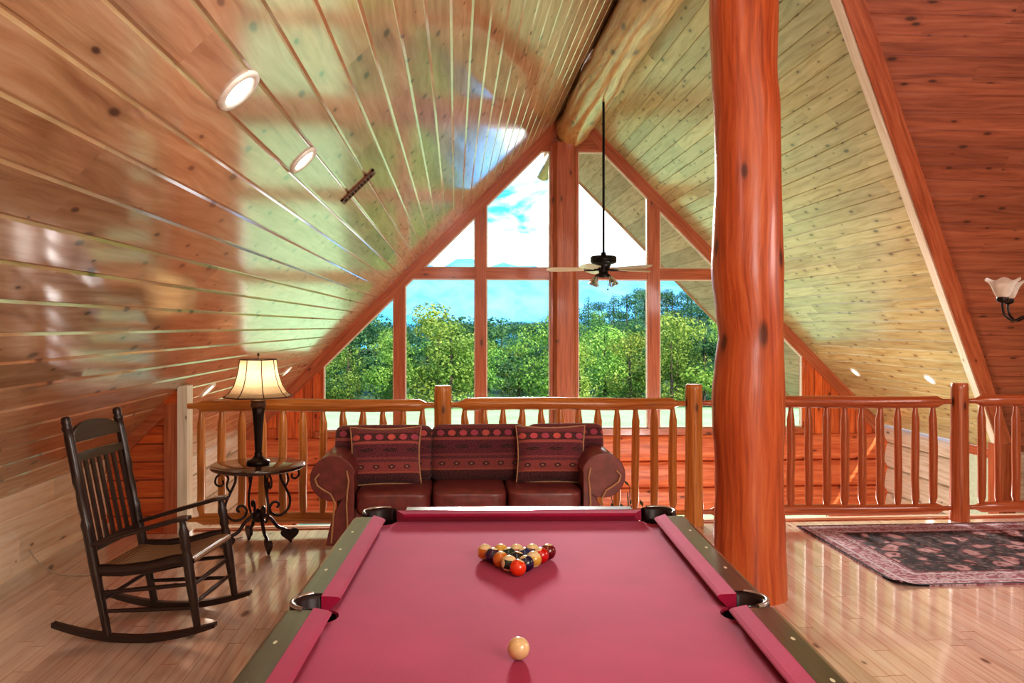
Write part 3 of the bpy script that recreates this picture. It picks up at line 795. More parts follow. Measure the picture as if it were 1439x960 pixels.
for r, row in enumerate(rack):
    for i, (c, st, lab) in enumerate(row):
        if (c, st) not in mats: mats[(c, st)] = mk_ball('ball_%s_%s' % (c, 'striped' if st else 'solid'), ballc[c], st)
        u = -.027 + (i - r/2)*(2*R+.0004); v = .7576 - r*R*1.7325
        ball('pool_ball', u, v, mats[(c, st)], (0, (random.uniform(-.3,.3) if st else PI/2+random.uniform(-.5,.5)), random.uniform(-.6, .6)), lab, 'ball', 'racked pool balls')
ball('cue_ball', -.0439, 1.462, plain('ivory_ball', lin(222,190,140), .14, coat=.6, var=.03), (0,0,0), 'ivory cue ball alone in front of the rack', 'ball', None)

# ------------------------------------------------------------------ sofa
so = thing('sofa', 'maroon leather three-seat sofa with patterned cushions behind the pool table', 'sofa', (.1, 6.1, 0))
IX = .80     # inner half width between the arms
for sx in (-1, 1):
    # rolled arm: profile in x-z, extruded front to back
    prof = [(0, .10), (0, .58)]
    cx, cz, r = .145, .562, .158
    prof += [(cx + r*math.cos(math.radians(a)), cz + r*math.sin(math.radians(a))) for a in range(165, -126, -15)]
    prof += [(.095, .40), (.135, .33), (.17, .22), (.195, .10)]
    mb = MB(); f = lambda p, d: (sx*(IX + p[0]), d, p[1])
    mb.prism(prof, f, -.33, .36, smooth=True); a = mb.build('arm', leather, so, weld=True, bevel=.02, seg=3)
    front = [(p[0]*.9+.01, cz+(p[1]-cz)*.93) for p in prof[2:]] 
    for pl in ([(.235, .60), (.265, .565), (.25, .52), (.21, .49), (.16, .46), (.13, .40), (.14, .30), (.155, .12)], [(.05, .62), (.035, .55), (.045, .47), (.05, .38), (.045, .26), (.04, .12)]):
        mb = MB(); P = [Vector((sx*(IX+p[0]), -.342, p[1])) for p in pl]
        S = []
        for i in range(len(P)-1):
            for t in (0, .5): S.append(P[i].lerp(P[i+1], t))
        mb.tube(S + [P[-1]], .007, 6); mb.build('piping', pipingM, a)
mb = MB(); mb.box(-IX-.03, IX+.03, -.28, .33, .09, .34); mb.build('base', leather, so, bevel=.02)
mb = MB(); mb.box(-IX-.20, IX+.20, .24, .38, .09, .80); mb.build('back_frame', leather, so, bevel=.05, seg=4)
for sx in (-1, 1):
    for y in (-.27, .30):
        mb = MB(); mb.lathe([(.03, 0), (.04, .05), (.045, .105)], 14, (sx*(IX+.1), y, 0)); mb.build('foot', chairwood, so)
cw = 2*IX/3
for i in range(3):
    M = Matrix.Translation((-IX + cw*(i+.5), -.045, .385))
    cushion(cw-.004, .62, .17, .28, .3, M=M).build('seat_cushion', leather, so)
bx = [-1.00, -.278, .45, 1.03]
for i in range(3):
    c = (bx[i]+bx[i+1])/2; w = bx[i+1]-bx[i]
    M = Matrix.Translation((c, .20, .655)) @ Matrix.Rotation(math.radians(-9), 4, 'X')
    cushion(w+.01, .22, .43, .5, .22, M=M).build('back_cushion', fabBack, so)
for x, nm, rz in ((-.51, 'woven throw pillow with banded pattern at the left end of the sofa', .06), (.708, 'woven throw pillow with banded pattern at the right end of the sofa', -.05)):
    mb = pillow(.52, .17, .43); o = mb.build('throw_pillow', fabPil)
    o.location = (x, 6.1, .665); o.rotation_euler = (math.radians(-16), 0, rz); tag(o, nm, 'pillow', 'throw pillows on the sofa')
    mb = MB(); E = [(-1+2*i/10, -1) for i in range(10)] + [(1, -1+2*i/10) for i in range(10)] + [(1-2*i/10, 1) for i in range(10)] + [(-1, 1-2*i/10) for i in range(10)]
    mb.tube([pil_xz(.52, .43, *e) for e in E], .0065, 6, closed=True); mb.build('edging', pipingM, o)

# ------------------------------------------------------------------ round side table with scrolled iron legs
st = thing('side_table', 'round dark wood side table on scrolled iron legs beside the sofa', 'side table', (-1.44, 6.15, 0))
mb = MB(); mb.lathe([(.0001, .572), (.30, .572), (.322, .578), (.335, .588), (.337, .600), (.330, .607), (.0001, .607)], 48, cap=False); mb.build('table_top', tabletopw, st)
def spiral(c, r0, r1, a0, a1, n=16): return [(c[0] + (r0+(r1-r0)*i/n)*math.cos(math.radians(a0+(a1-a0)*i/n)), c[1] + (r0+(r1-r0)*i/n)*math.sin(math.radians(a0+(a1-a0)*i/n))) for i in range(n+1)]
def curve_tube(mb, pts2, ang, r, n=8):
    c, s_ = math.cos(ang), math.sin(ang)
    mb.tube([(p[0]*c, p[0]*s_, p[1]) for p in pts2], r, n)
def bez(P, n=14):
    out = []
    for i in range(len(P)-1):
        p0 = Vector(P[max(i-1, 0)]); p1 = Vector(P[i]); p2 = Vector(P[i+1]); p3 = Vector(P[min(i+2, len(P)-1)])
        for k in range(n):
            t = k/n; out.append(tuple(.5*((2*p1)+(-p0+p2)*t+(2*p0-5*p1+4*p2-p3)*t*t+(-p0+3*p1-3*p2+p3)*t**3)))
    return out + [tuple(P[-1])]
for ang in (-60, 30, 120, 210):
    a = math.radians(ang); mb = MB()
    # long S bar from below the top, bulging out, curling in at the hub
    curve_tube(mb, bez([(.17, .572), (.165, .50), (.20, .42), (.235, .34), (.225, .26), (.165, .215), (.10, .235), (.085, .28), (.11, .315), (.145, .31), (.15, .285), (.135, .275)], 6), a, .0095)
    # C scroll under the rim
    curve_tube(mb, bez([(.20, .42), (.225, .47), (.215, .53), (.25, .56), (.295, .545), (.305, .50), (.275, .475), (.25, .49), (.255, .515)], 6), a, .0075)
    lg = mb.build('leg', iron, st)
    mb = MB(); curve_tube(mb, bez([(.02, .245), (.09, .20), (.14, .135), (.185, .11), (.235, .085)], 6), a, .013); curve_tube(mb, [(.235, .08), (.245, .0)], a, .009)
    mb.build('lower_leg', iron, lg)
    # heart-shaped leaf foot, standing on its point
    mb = MB(); hp = []
    for i in range(28):
        t = 2*PI*i/28; hp.append((.0042*16*math.sin(t)**3, .0036*(13*math.cos(t)-5*math.cos(2*t)-2*math.cos(3*t)-math.cos(4*t))))
    c, s_ = math.cos(a), math.sin(a)
    cen = Vector((.235*c, .235*s_, .063))
    tv = Vector((c, s_, 0)); nv = Vector((-s_, c, 0))
    mb.prism(hp, lambda p, d: cen + tv*p[0] + Vector((0,0,p[1])) + nv*d, -.011, .011)
    mb.build('foot', iron, lg, bevel=.005)
mb = MB(); mb.lathe([(.0001, .18), (.03, .19), (.05, .22), (.045, .25), (.02, .275), (.0001, .285)], 16, cap=False); mb.build('hub', iron, st)

# ------------------------------------------------------------------ table lamp
lp = thing('table_lamp', 'lit table lamp with cream bell shade on the round side table', 'lamp', (-1.44, 6.15, .607))
mb = MB(); mb.lathe([(.0001, 0), (.082, 0), (.085, .015), (.078, .03), (.05, .04), (.035, .055), (.026, .07), (.03, .08), (.022, .095), (.0001, .095)], 28, cap=False); mb.build('base', bronze, lp)
mb = MB(); n = 32; prof = [(.022, .09), (.024, .12), (.030, .25), (.038, .36), (.044, .41), (.040, .415)]
base = len(mb.v)
for r_, z_ in prof:
    for k_ in range(n):
        an = 2*PI*k_/n; rr_ = r_*(1 + .09*math.cos(8*an)); mb.v.append(Vector((rr_*math.cos(an), rr_*math.sin(an), z_)))
for i in range(len(prof)-1):
    for k_ in range(n):
        k2 = (k_+1) % n; mb.face((i*n+k_, i*n+k2, (i+1)*n+k2, (i+1)*n+k_), [(prof[i][1], 0)]*4, True)
mb.build('column', bronze, lp)
mb = MB(); mb.lathe([(.040, .412), (.052, .42), (.056, .435), (.05, .45), (.055, .462), (.058, .47), (.03, .475), (.012, .485), (.009, .52), (.0001, .52)], 24, cap=False); mb.build('capital', plain('carved_cap', lin(96,66,50), .5, .3), lp)
def mk_shade():
    N = NT('lamp_shade_cream'); o = N.n('ShaderNodeTexCoord'); g = N.noise(o.outputs['Object'], 60, 3)
    c = N.ramp(g, [(.3, lin(228,204,166)), (.7, lin(240,222,190))])
    d = N.n('ShaderNodeBsdfDiffuse', {0: c}); t = N.n('ShaderNodeBsdfTranslucent', {0: c})
    m_ = N.n('ShaderNodeMixShader', {0: .6, 1: d.outputs[0], 2: t.outputs[0]}); N.t.links.new(m_.outputs[0], N.out.inputs[0])
    return N.mat
shadeM = mk_shade()
ns = 8; sprof = [(.242, .497), (.205, .525), (.172, .575), (.150, .64), (.137, .70), (.130, .768)]
mb = MB()
for i in range(len(sprof)-1):
    for k_ in range(ns):
        a0, a1 = 2*PI*(k_+.5)/ns, 2*PI*(k_+1.5)/ns; (r0, z0), (r1, z1) = sprof[i], sprof[i+1]
        mb.poly([(r0*math.cos(a0), r0*math.sin(a0), z0), (r0*math.cos(a1), r0*math.sin(a1), z0), (r1*math.cos(a1), r1*math.sin(a1), z1), (r1*math.cos(a0), r1*math.sin(a0), z1)], [(0,0)]*4)
sh = mb.build('lamp_shade', shadeM, lp)
mb = MB()
for k_ in range(ns):
    a0 = 2*PI*(k_+.5)/ns; mb.tube([((r_+.001)*math.cos(a0), (r_+.001)*math.sin(a0), z_) for r_, z_ in sprof], .0032, 6)
for r_, z_ in (sprof[0], sprof[-1]): mb.tube([((r_+.001)*math.cos(2*PI*(k_+.5)/ns), (r_+.001)*math.sin(2*PI*(k_+.5)/ns), z_) for k_ in range(ns)], .0042, 6, closed=True)
mb.build('shade_trim', shadeT, sh)
mb = MB(); mb.tube([(0,0,.52), (0,0,.80)], .003, 6); mb.lathe([(.0001, .79), (.010, .797), (.006, .81), (.0001, .82)], 10, cap=False)
for k_ in range(3): mb.tube([(0,0,.765), (.13*math.cos(k_*2.09), .13*math.sin(k_*2.09), .765)], .0025, 5)
mb.build('finial', bronze, lp)
mb = MB(); mb.lathe([(.0001, .55), (.02, .555), (.032, .60), (.02, .65), (.0001, .66)], 14, cap=False); mb.build('bulb', glow('warm_bulb', lin(255,214,150), 6), lp)
# its cord on the floor
mb = MB(); mb.tube(bez([(-2.66, 5.35, .22), (-2.6, 5.4, .10), (-2.5, 5.5, .012), (-2.25, 5.55, .007), (-2.0, 5.75, .007), (-1.8, 6.2, .007), (-1.62, 6.42, .007)], 6), .005, 6)
tag(mb.build('power_cord', cordM), 'thin pale power cord lying on the floor behind the rocking chair', 'cord')

# ------------------------------------------------------------------ rocking chair
rc = thing('rocking_chair', 'dark wooden slat-back rocking chair with woven seat by the left wall', 'rocking chair', (-1.63, 4.6, 0), math.radians(-6))
SW = .255
backf = lambda z: -.125 - (z-.05)*.2 if z < .4 else -.195 - (z-.4)*.2
for s_ in (-1, 1):
    mb = MB(); n = 22; top, bot = [], []
    for i in range(n+1):
        f = -.41 + .85*i/n; zb = f*f/2.3; th = .036*(1 - .35*(abs(f)/.43)**4)
        bot.append((f, zb)); top.append((f, zb+th))
    mb.prism(bot + top[::-1], lambda p, d: (p[0], d, p[1]), s_*SW-.017, s_*SW+.017); mb.build('rocker', chairwood, rc, bevel=.006)
    # back post, turned
    mb = MB(); zs = [(.035, .020), (.10, .021), (.30, .024), (.36, .026), (.50, .026), (.56, .024), (.60, .028), (.63, .019), (.70, .024), (.78, .020), (.82, .027), (.86, .024), (1.04, .025), (1.075, .022), (1.085, .027), (1.10, .027), (1.108, .021), (1.125, .025), (1.145, .022), (1.152, .012)]
    mb.tube([(backf(z), s_*SW, z) for z, r_ in zs], [r_ for z, r_ in zs], 14, up=(0,1,0)); mb.build('back_post', chairwood, rc)
    # front leg, turned above the seat
    mb = MB(); zs = [(.07, .018), (.16, .021), (.30, .026), (.44, .026), (.47, .020), (.49, .027), (.52, .022), (.56, .027), (.595, .016), (.62, .015)]
    mb.tube([(.345 - (z-.07)*.145, s_*SW, z) for z, r_ in zs], [r_ for z, r_ in zs], 14, up=(0,1,0)); mb.build('front_leg', chairwood, rc)
    # arm
    mb = MB(); A = [(-.215, .495), (-.12, .522), (.02, .565), (.16, .606), (.25, .632), (.305, .638)]
    w = [.022, .026, .03, .036, .04, .026]; base = len(mb.v)
    for (f, z_), ww in zip(A, w): mb.add([(f, s_*SW-ww, z_-.011), (f, s_*SW+ww, z_-.011), (f, s_*SW+ww, z_+.011), (f, s_*SW-ww, z_+.011)])
    for i in range(len(A)-1):
        for k_ in range(4):
            k2 = (k_+1) % 4; mb.face((base+4*i+k_, base+4*i+k2, base+4*i+4+k2, base+4*i+4+k_), [(A[i][0], 0), (A[i][0], .02), (A[i+1][0], .02), (A[i+1][0], 0)])
    for e in (0, len(A)-1): mb.face(range(base+4*e, base+4*e+4), [(0,0)]*4)
    mb.build('armrest', chairwood, rc, bevel=.006)
    # side rungs
    for (z0, z1) in ((.155, .18), (.25, .30)):
        mb = MB(); mb.tube([(backf(z0), s_*SW, z0), (.08, s_*SW, (z0+z1)/2), (.345-(z1-.07)*.145, s_*SW, z1)], [.009, .013, .009], 10); mb.build('stretcher', chairwood, rc)
    # seat side rail, dipping in the middle
    mb = MB(); P = [(-.195, .365), (-.05, .365), (.1, .385), (.22, .418), (.30, .428)]
    mb.tube([(f, s_*(SW-.003), z_) for f, z_ in P], .026, 8, sx=1.2, sy=.75, up=(0,0,1)); mb.build('seat_rail', chairwood, rc)
for z0 in (.20, .29):
    mb = MB(); f = .345-(z0-.07)*.145; mb.tube([(f, -SW, z0), (f, 0, z0), (f, SW, z0)], [.009, .013, .009], 10); mb.build('stretcher', chairwood, rc)
mb = MB(); mb.tube([(backf(.21), -SW, .21), (backf(.21), SW, .21)], .011, 10); mb.build('stretcher', chairwood, rc)
# woven seat
mb = MB(); nu, nv = 16, 10; prof = [(-.205, .355), (-.19, .372), (-.12, .368), (-.02, .368), (.08, .380), (.18, .408), (.26, .432), (.305, .436), (.325, .424), (.325, .405), (.305, .395), (.1, .35), (-.19, .338), (-.205, .355)]
rows = []
for (f, z_) in prof:
    rows.append(mb.add([(f, -SW+.01+(2*SW-.02)*k_/nv, z_ - .012*math.sin(PI*k_/nv)*(-.19 < f < .3)) for k_ in range(nv+1)]))
ln = 0
for i in range(len(prof)-1):
    d_ = math.dist(prof[i], prof[i+1])
    for k_ in range(nv): mb.face((rows[i]+k_, rows[i]+k_+1, rows[i+1]+k_+1, rows[i+1]+k_), [(ln, .05*k_), (ln, .05*k_+.05), (ln+d_, .05*k_+.05), (ln+d_, .05*k_)], True)
    ln += d_
mb.build('seat', seatweave, rc)
# crest, rails, slats
def backplate(name, prof):
    mb = MB(); d = Vector((-.2, 0, 1)).normalized()
    mb.prism(prof, lambda p, t: (backf(p[1]) + t - .012*math.cos(p[0]/SW*PI/2), p[0], p[1]), -.010, .010); mb.build(name, chairwood, rc, bevel=.004)
W2 = SW-.012
backplate('crest', [(-W2, 1.015), (0, 1.012), (W2, 1.015)] + [(W2*math.cos(PI*i/14), 1.035 + .078*math.sin(PI*i/14)) for i in range(15)])
backplate('upper_rail', [(-W2, .915), (0, .912), (W2, .915), (W2, .955), (0, .958), (-W2, .955)])
backplate('lower_rail', [(-W2, .455), (0, .452), (W2, .455), (W2, .49), (0, .493), (-W2, .49)])
for i in range(7):
    y = -W2 + 2*W2*(i+.5)/7 
    mb = MB(); mb.bar((backf(.48)-.012*math.cos(y/SW*PI/2), y, .48), (backf(.925)-.012*math.cos(y/SW*PI/2), y, .925), .030, .011, up=(1,0,.2)); mb.build('slat', chairwood, rc, bevel=.003)

# ------------------------------------------------------------------ rug
RX0, RX1, RY0, RY1 = 2.74, 5.3, 4.93, 6.47
rugM = mk_rug(RX0, RX1, RY0, RY1)
mb = MB(); nx, ny = 52, 32; idx = {}
for i in range(nx+1):
    for j in range(ny+1):
        x = RX0 + (RX1-RX0)*i/nx; y = RY0 + (RY1-RY0)*j/ny
        d = max(0, .16 - ((x-RX0) + (y-RY0)))
        idx[i, j] = len(mb.v); mb.v.append(Vector((x + d*.15, y + d*.15, .012 + .0015*noise.noise(Vector((x*3, y*3, 0))) + d*d*1.0)))
for i in range(nx):
    for j in range(ny): mb.face((idx[i,j], idx[i+1,j], idx[i+1,j+1], idx[i,j+1]), [(0,0)]*4, True)
rim = [(i, 0) for i in range(nx)] + [(nx, j) for j in range(ny)] + [(i, ny) for i in range(nx, 0, -1)] + [(0, j) for j in range(ny, 0, -1)]
for a, b in zip(rim, rim[1:]+rim[:1]):
    pa, pb = mb.v[idx[a]], mb.v[idx[b]]; i0 = mb.add([(pa.x, pa.y, max(.0005, pa.z-.012)), (pb.x, pb.y, max(.0005, pb.z-.012))])
    mb.face((idx[a], idx[b], i0+1, i0), [(0,0)]*4)
tag(mb.build('area_rug', rugM), 'pink, cream and black floral area rug on the floor at right', 'rug')

# ------------------------------------------------------------------ ceiling fan
FX, FY = 1.90, 10.5
fan = thing('ceiling_fan', 'dark ceiling fan on a long rod hanging from the ridge log', 'ceiling fan', (FX, FY, 0))
mb = MB(); mb.lathe([(.0001, 4.60), (.02, 4.61), (.055, 4.66), (.065, 4.72), (.065, 4.74)], 20, cap=False); mb.build('canopy', blackm, fan)
mb = MB(); mb.tube([(0,0,2.52), (0,0,4.66)], .016, 10); mb.build('rod', blackm, fan)
mb = MB(); mb.lathe([(.0001, 2.57), (.03, 2.565), (.035, 2.525), (.15, 2.52), (.168, 2.505), (.168, 2.445), (.15, 2.425), (.10, 2.415), (.085, 2.38), (.065, 2.34), (.06, 2.30), (.075, 2.285), (.07, 2.25), (.0001, 2.24)], 28, cap=False); mb.build('motor', blackm, fan)
bladeM = wood('fan_blade_wood', lin(176,160,130), lin(200,188,160), lin(216,206,184), knots=0, sx=2, sy=30, rough=.35, coat=.4)
for k_ in range(5):
    a = math.radians(168 + 72*k_); M = Matrix.Rotation(a, 4, 'Z') @ Matrix.Translation((0,0,2.355)) @ Matrix.Rotation(math.radians(17), 4, 'X')
    mb = MB(); pr_b = [(.20, -.045), (.26, -.062), (.60, -.075), (.69, -.07), (.725, -.04), (.735, 0), (.725, .04), (.69, .07), (.60, .075), (.26, .062), (.20, .045)]
    mb.prism(pr_b, lambda p, d: M @ Vector((p[0], p[1], d)), -.004, .004); bl = mb.build('blade', bladeM, fan)
    mb = MB()
    for pl in ([(.06, 0, -.01), (.13, .0, -.02), (.18, .03, -.008), (.25, .035, -.008)], [(.06, 0, -.01), (.13, .0, -.02), (.18, -.03, -.008), (.25, -.035, -.008)]): mb.tube([M @ Vector(p) for p in pl], .009, 6)
    mb.build('blade_iron', blackm, bl)
smoke = plain('fan_glass', lin(150,160,150), .12, Transmission_Weight=.75)
for k_ in range(4):
    a = math.radians(30 + 90*k_); c, s_ = math.cos(a), math.sin(a)
    mb = MB(); mb.tube([(.03*c, .03*s_, 2.27), (.10*c, .10*s_, 2.275), (.135*c, .135*s_, 2.25)], .010, 8); ar = mb.build('light_arm', blackm, fan)
    M = Matrix.Translation((.135*c, .135*s_, 2.25)) @ Matrix.Rotation(a, 4, 'Z') @ Matrix.Rotation(math.radians(-28), 4, 'Y')
    mb = MB(); mb.lathe([(.022, .0), (.026, -.02), (.035, -.045), (.048, -.08), (.062, -.105)], 18, M=M, cap=False); mb.build('glass_shade', smoke, ar)
mb = MB(); mb.tube([(.05, -.03, 2.25), (.05, -.03, 2.10)], .002, 5); mb.lathe([(.0001, 2.075), (.011, 2.085), (.011, 2.095), (.0001, 2.105)], 10, (.05, -.03, 0), cap=False); mb.build('pull_chain', blackm, fan)

# ------------------------------------------------------------------ chandelier in the wing (only one cup reaches into the frame)
CX, CY, CZ = 3.785, 5.03, 1.62
ch = thing('chandelier', 'bronze chandelier with upturned white glass cup at the right frame edge', 'chandelier', (CX, CY, 0))
mb = MB(); mb.tube([(0,0,CZ), (0,0,ZR-.02)], .008, 8); mb.build('rod', bronze, ch)
mb = MB(); mb.lathe([(.0001, CZ-.06), (.02, CZ-.05), (.035, CZ), (.03, CZ+.05), (.05, CZ+.10), (.02, CZ+.16), (.008, CZ+.22)], 18, cap=False); mb.lathe([(.06, ZR-.06), (.065, ZR-.02), (.0001, ZR-.015)], 18); mb.build('body', bronze, ch)
for k_ in range(5):
    a = math.radians(176 + 72*k_); mb = MB()
    curve_tube(mb, bez([(.03, CZ), (.10, CZ+.03), (.16, CZ+.035), (.22, CZ+.07), (.27, CZ+.055), (.292, CZ+.12), (.292, CZ+.155)] if False else [(.03, CZ), (.08, CZ+.05), (.15, CZ+.06), (.22, CZ+.035), (.275, CZ+.065), (.292, CZ+.12), (.292, CZ+.165)], 6), a, .008)
    ar = mb.build('arm', bronze, ch); c, s_ = .292*math.cos(a), .292*math.sin(a)
    mb = MB(); mb.lathe([(.008, CZ+.145), (.03, CZ+.152), (.037, CZ+.165), (.034, CZ+.185)], 18, (c, s_, 0)); mb.build('cup', bronze, ar)
    mb = MB(); n = 30; prof = [(.030, CZ+.18), (.042, CZ+.195), (.055, CZ+.225), (.068, CZ+.26), (.085, CZ+.285), (.103, CZ+.298)]
    for r_, z_ in prof:
        for i in range(n):
            an = 2*PI*i/n; w = (r_/.103)**3; mb.v.append(Vector((c + r_*(1+.04*w*math.cos(6*an))*math.cos(an), s_ + r_*(1+.04*w*math.cos(6*an))*math.sin(an), z_ + .010*w*math.cos(6*an))))
    for i in range(len(prof)-1):
        for j in range(n): mb.face((i*n+j, i*n+(j+1)%n, (i+1)*n+(j+1)%n, (i+1)*n+j), [(0,0)]*4, True)
    mb.build('glass_shade', glassw, ar)

# ------------------------------------------------------------------ recessed lights and the vent
lensM = glow('recessed_lens', lin(255,244,224), 4.0)
def spot(x, side, y, r, label):
    z = x + DL if side == 'L' else DR - x
    nrm = Vector((q, 0, -q)) if side == 'L' else Vector((-q, 0, -q))
    t = thing('recessed_light', label, 'ceiling light', (x, y, z), 0, 'recessed ceiling lights')
    rot = Vector((0,0,1)).rotation_difference(nrm).to_matrix().to_4x4()
    mb = MB(); mb.lathe([(r*.68, .001), (r*.72, .010), (r*.95, .012), (r, .002), (r, -.004)], 28, M=rot, cap=False); mb.build('trim_ring', whitem, t)
    mb = MB(); mb.lathe([(.0001, .004), (r*.45, .0035), (r*.70, .002)], 24, M=rot, cap=False); mb.build('lens', lensM, t)
spot(-.802, 'L', 3.116, .098, 'lit recessed light high on the left ceiling, nearest the camera')
spot(-.800, 'L', 4.408, .092, 'lit recessed light high on the left ceiling, beyond the nearest one')
spot(-2.257, 'L', 7.705, .09, 'lit recessed light low on the left ceiling, left of the lamp shade')
spot(-2.289, 'L', 11.40, .09, 'lit recessed light low on the left ceiling, right of the lamp shade')
spot(6.126, 'R', 12.27, .09, 'lit recessed light low on the right ceiling, nearer the window wall')
spot(6.105, 'R', 10.24, .09, 'lit recessed light low on the right ceiling, nearer the wing corner')
vt = thing('air_vent', 'small brown air vent grille on the left ceiling', 'vent', (-.687, 5.887, -.687+DL))
rot = Vector((0,0,1)).rotation_difference(Vector((q,0,-q))).to_matrix().to_4x4()
mb = MB()
for a in ((-.16, .16, -.07, -.05), (-.16, .16, .05, .07), (-.16, -.14, -.07, .07), (.14, .16, -.07, .07)): mb.box(a[0], a[1], a[2], a[3], 0, .012, rot)
mb.build('frame', plain('vent_brown', lin(110,66,40), .5, .2), vt)
mb = MB(); mb.box(-.14, .14, -.05, .05, .0005, .002, rot); mb.build('shade_panel', plain('vent_shade', lin(30,24,20), .8), vt)  # flat dark panel painting in the shade behind the slats
mb = MB()
for i in range(9): mb.box(-.135+.03*i, -.127+.03*i, -.05, .05, .002, .010, rot)
mb.build('grille', plain('vent_slat', lin(120,74,46), .5, .2), vt)

# dried plant standing in the great room against the log wall
pl = thing('potted_plant', 'dark leafy plant tips showing between balusters behind the sofa arm', 'plant', (2.62, 12.2, ZG))
mb = MB(); mb.lathe([(.0001, 0), (.14, 0), (.20, .30), (.21, .36), (.19, .36), (.17, .30), (.0001, .30)], 20, cap=False); mb.build('pot', plain('pot_clay', lin(96,52,36), .6), pl)
mb = MB(); mb2 = MB()
for i in range(11):
    a = random.uniform(0, 2*PI); l = random.uniform(.12, .34); hgt = random.uniform(1.5, 2.05)
    P = bez([(0, 0, .3), (l*.3*math.cos(a), l*.3*math.sin(a), hgt*.5), (l*math.cos(a), l*math.sin(a), hgt)], 6); mb.tube(P, .007, 5)
    for j in range(8):
        p = Vector(P[4+j % 8 + (j > 6)]) if 4+j % 8 + (j > 6) < len(P) else Vector(P[-1]); b = random.uniform(0, 2*PI); d = Vector((math.cos(b), math.sin(b), .7)).normalized()*.16; s_ = d.cross(Vector((0,0,1))).normalized()*.03
        mb2.poly([p, p+d*.5+s_, p+d, p+d*.5-s_], [(i, j)]*4)
mb.build('stem', plain('plant_stem', lin(40,38,26), .7), pl); mb2.build('leaves', plain('plant_leaf', lin(46,52,34), .6), pl)

# ------------------------------------------------------------------ outdoors
def ground_z(x, y):
    z = -3.3
    if y > 46: z -= 2.2*min(1, (y-46)/40)
    hill = max(0, min(1, (y-95)/130)); hill = hill*hill*(3-2*hill)
    side = max(0, min(1, (x/y - .05)/.20)); side = side*side*(3-2*side)
    z += hill*10*side
    if y > 260: z -= (y-260)*.05
    return z + .4*noise.noise(Vector((x*.03, y*.03, 0)))
N = NT('lawn_grass'); o = N.n('ShaderNodeTexCoord'); g = N.noise(o.outputs['Object'], .6, 5); g2 = N.noise(o.outputs['Object'], 14, 3)
sy_ = N.n('ShaderNodeSeparateXYZ', {0: o.outputs['Object']}).outputs[1]
N.bsdf(N.mix(N.step(sy_, 47.0, 50.0), N.ramp(N.m('ADD', N.m('MULTIPLY', g, .6), N.m('MULTIPLY', g2, .4)), [(.3, lin(166,204,120)), (.7, lin(206,230,160))]), N.ramp(g, [(.3, lin(46,70,34)), (.7, lin(84,112,52))])), .95); lawnM = N.mat
mb = MB(); nx, ny = 60, 60; idx = {}
for i in range(nx+1):
    for j in range(ny+1):
        y = 13.5 + (j/ny)**1.7*420; x = (-.75 + 1.7*i/nx)*(y+25); idx[i, j] = len(mb.v); mb.v.append(Vector((x, y, ground_z(x, y) if y > 18 else -3.3)))
for i in range(nx):
    for j in range(ny): mb.face((idx[i,j], idx[i+1,j], idx[i+1,j+1], idx[i,j+1]), [(0,0)]*4, True)
mb.build('terrain', lawnM, kind='structure')

leafA = mk_leaf('leaf_light', lin(112,140,52), lin(164,190,88), lin(212,224,128))
leafB = mk_leaf('leaf_mid', lin(80,118,50), lin(130,166,78), lin(182,206,110))
leafC = mk_leaf('leaf_dark', lin(52,92,66), lin(84,126,88), lin(124,164,106))
barkM = plain('tree_bark', lin(92,80,66), .9, scale=4)
def crown(kind, seed, nleaf):
    rnd = random.Random(seed); mb = MB()
    blobs = []
    if kind == 'pine':
        for i in range(9): t = i/8; blobs.append((Vector((rnd.uniform(-.03,.03), rnd.uniform(-.03,.03), .25+.72*t)), .24*(1-t)+.03, .09))
    else:
        for i in range(19):
            a = rnd.uniform(0, 2*PI); t = rnd.uniform(.06, .88); rad = .32*math.sin(PI*min(1, (t+.12)/1.05))**.7*rnd.uniform(.3, 1)
            blobs.append((Vector((rad*math.cos(a), rad*math.sin(a), t)), rnd.uniform(.10, .19), rnd.uniform(.08, .14)))
    vol = [b[1]**2 for b in blobs]
    for i in range(nleaf):
        b = rnd.choices(blobs, vol)[0]
        d = Vector((rnd.gauss(0,1), rnd.gauss(0,1), rnd.gauss(0,1))).normalized()
        rr_ = rnd.uniform(.82, 1.06)
        p = b[0] + Vector((d.x*b[1], d.y*b[1], d.z*b[2]))*rr_
        n = (d + Vector((rnd.uniform(-.5,.5), rnd.uniform(-.5,.5), rnd.uniform(-.2,.6)))).normalized()
        t1 = n.cross(Vector((rnd.uniform(-1,1), rnd.uniform(-1,1), rnd.uniform(-1,1)))).normalized(); t2 = n.cross(t1)
        s_ = rnd.uniform(.009, .022)
        mb.poly([p-t1*s_, p-t2*s_*.6, p+t1*s_, p+t2*s_*.6], [(rnd.random(), rnd.random())]*4)
    return mb
protos = []
for ki, (kind, lm, nl) in enumerate((('round', leafA, 3600), ('round', leafB, 3600), ('round', leafC, 3200), ('pine', leafC, 2200), ('round', leafA, 3200), ('round', leafB, 3200))):
    cr = crown(kind, 11+ki, nl)
    mt = MB(); mt.tube([(0,0,-.04), (.005,0,.2), (0,.005,.6), (0,0,.85)], [.022, .018, .011, .003], 7)
    protos.append((cr, mt, lm))
kinds = ['light green leafy tree', 'mid green leafy tree', 'dark green leafy tree', 'dark conifer', 'pale green bushy tree', 'green bushy tree']
built = {}
def tree(px, x, y, h, w, label, group):
    r = thing('tree', label, 'tree', (x, y, ground_z(x, y)), random.uniform(0, 6), group); r.scale = (w, w, h)
    if px not in built:
        cr, mt, lm = protos[px]; built[px] = (cr.build('crown', lm, r), mt.build('trunk', barkM, r))
    else:
        for b in built[px]:
            c = b.copy(); col.objects.link(c); c.parent = r
rt = random.Random(5)
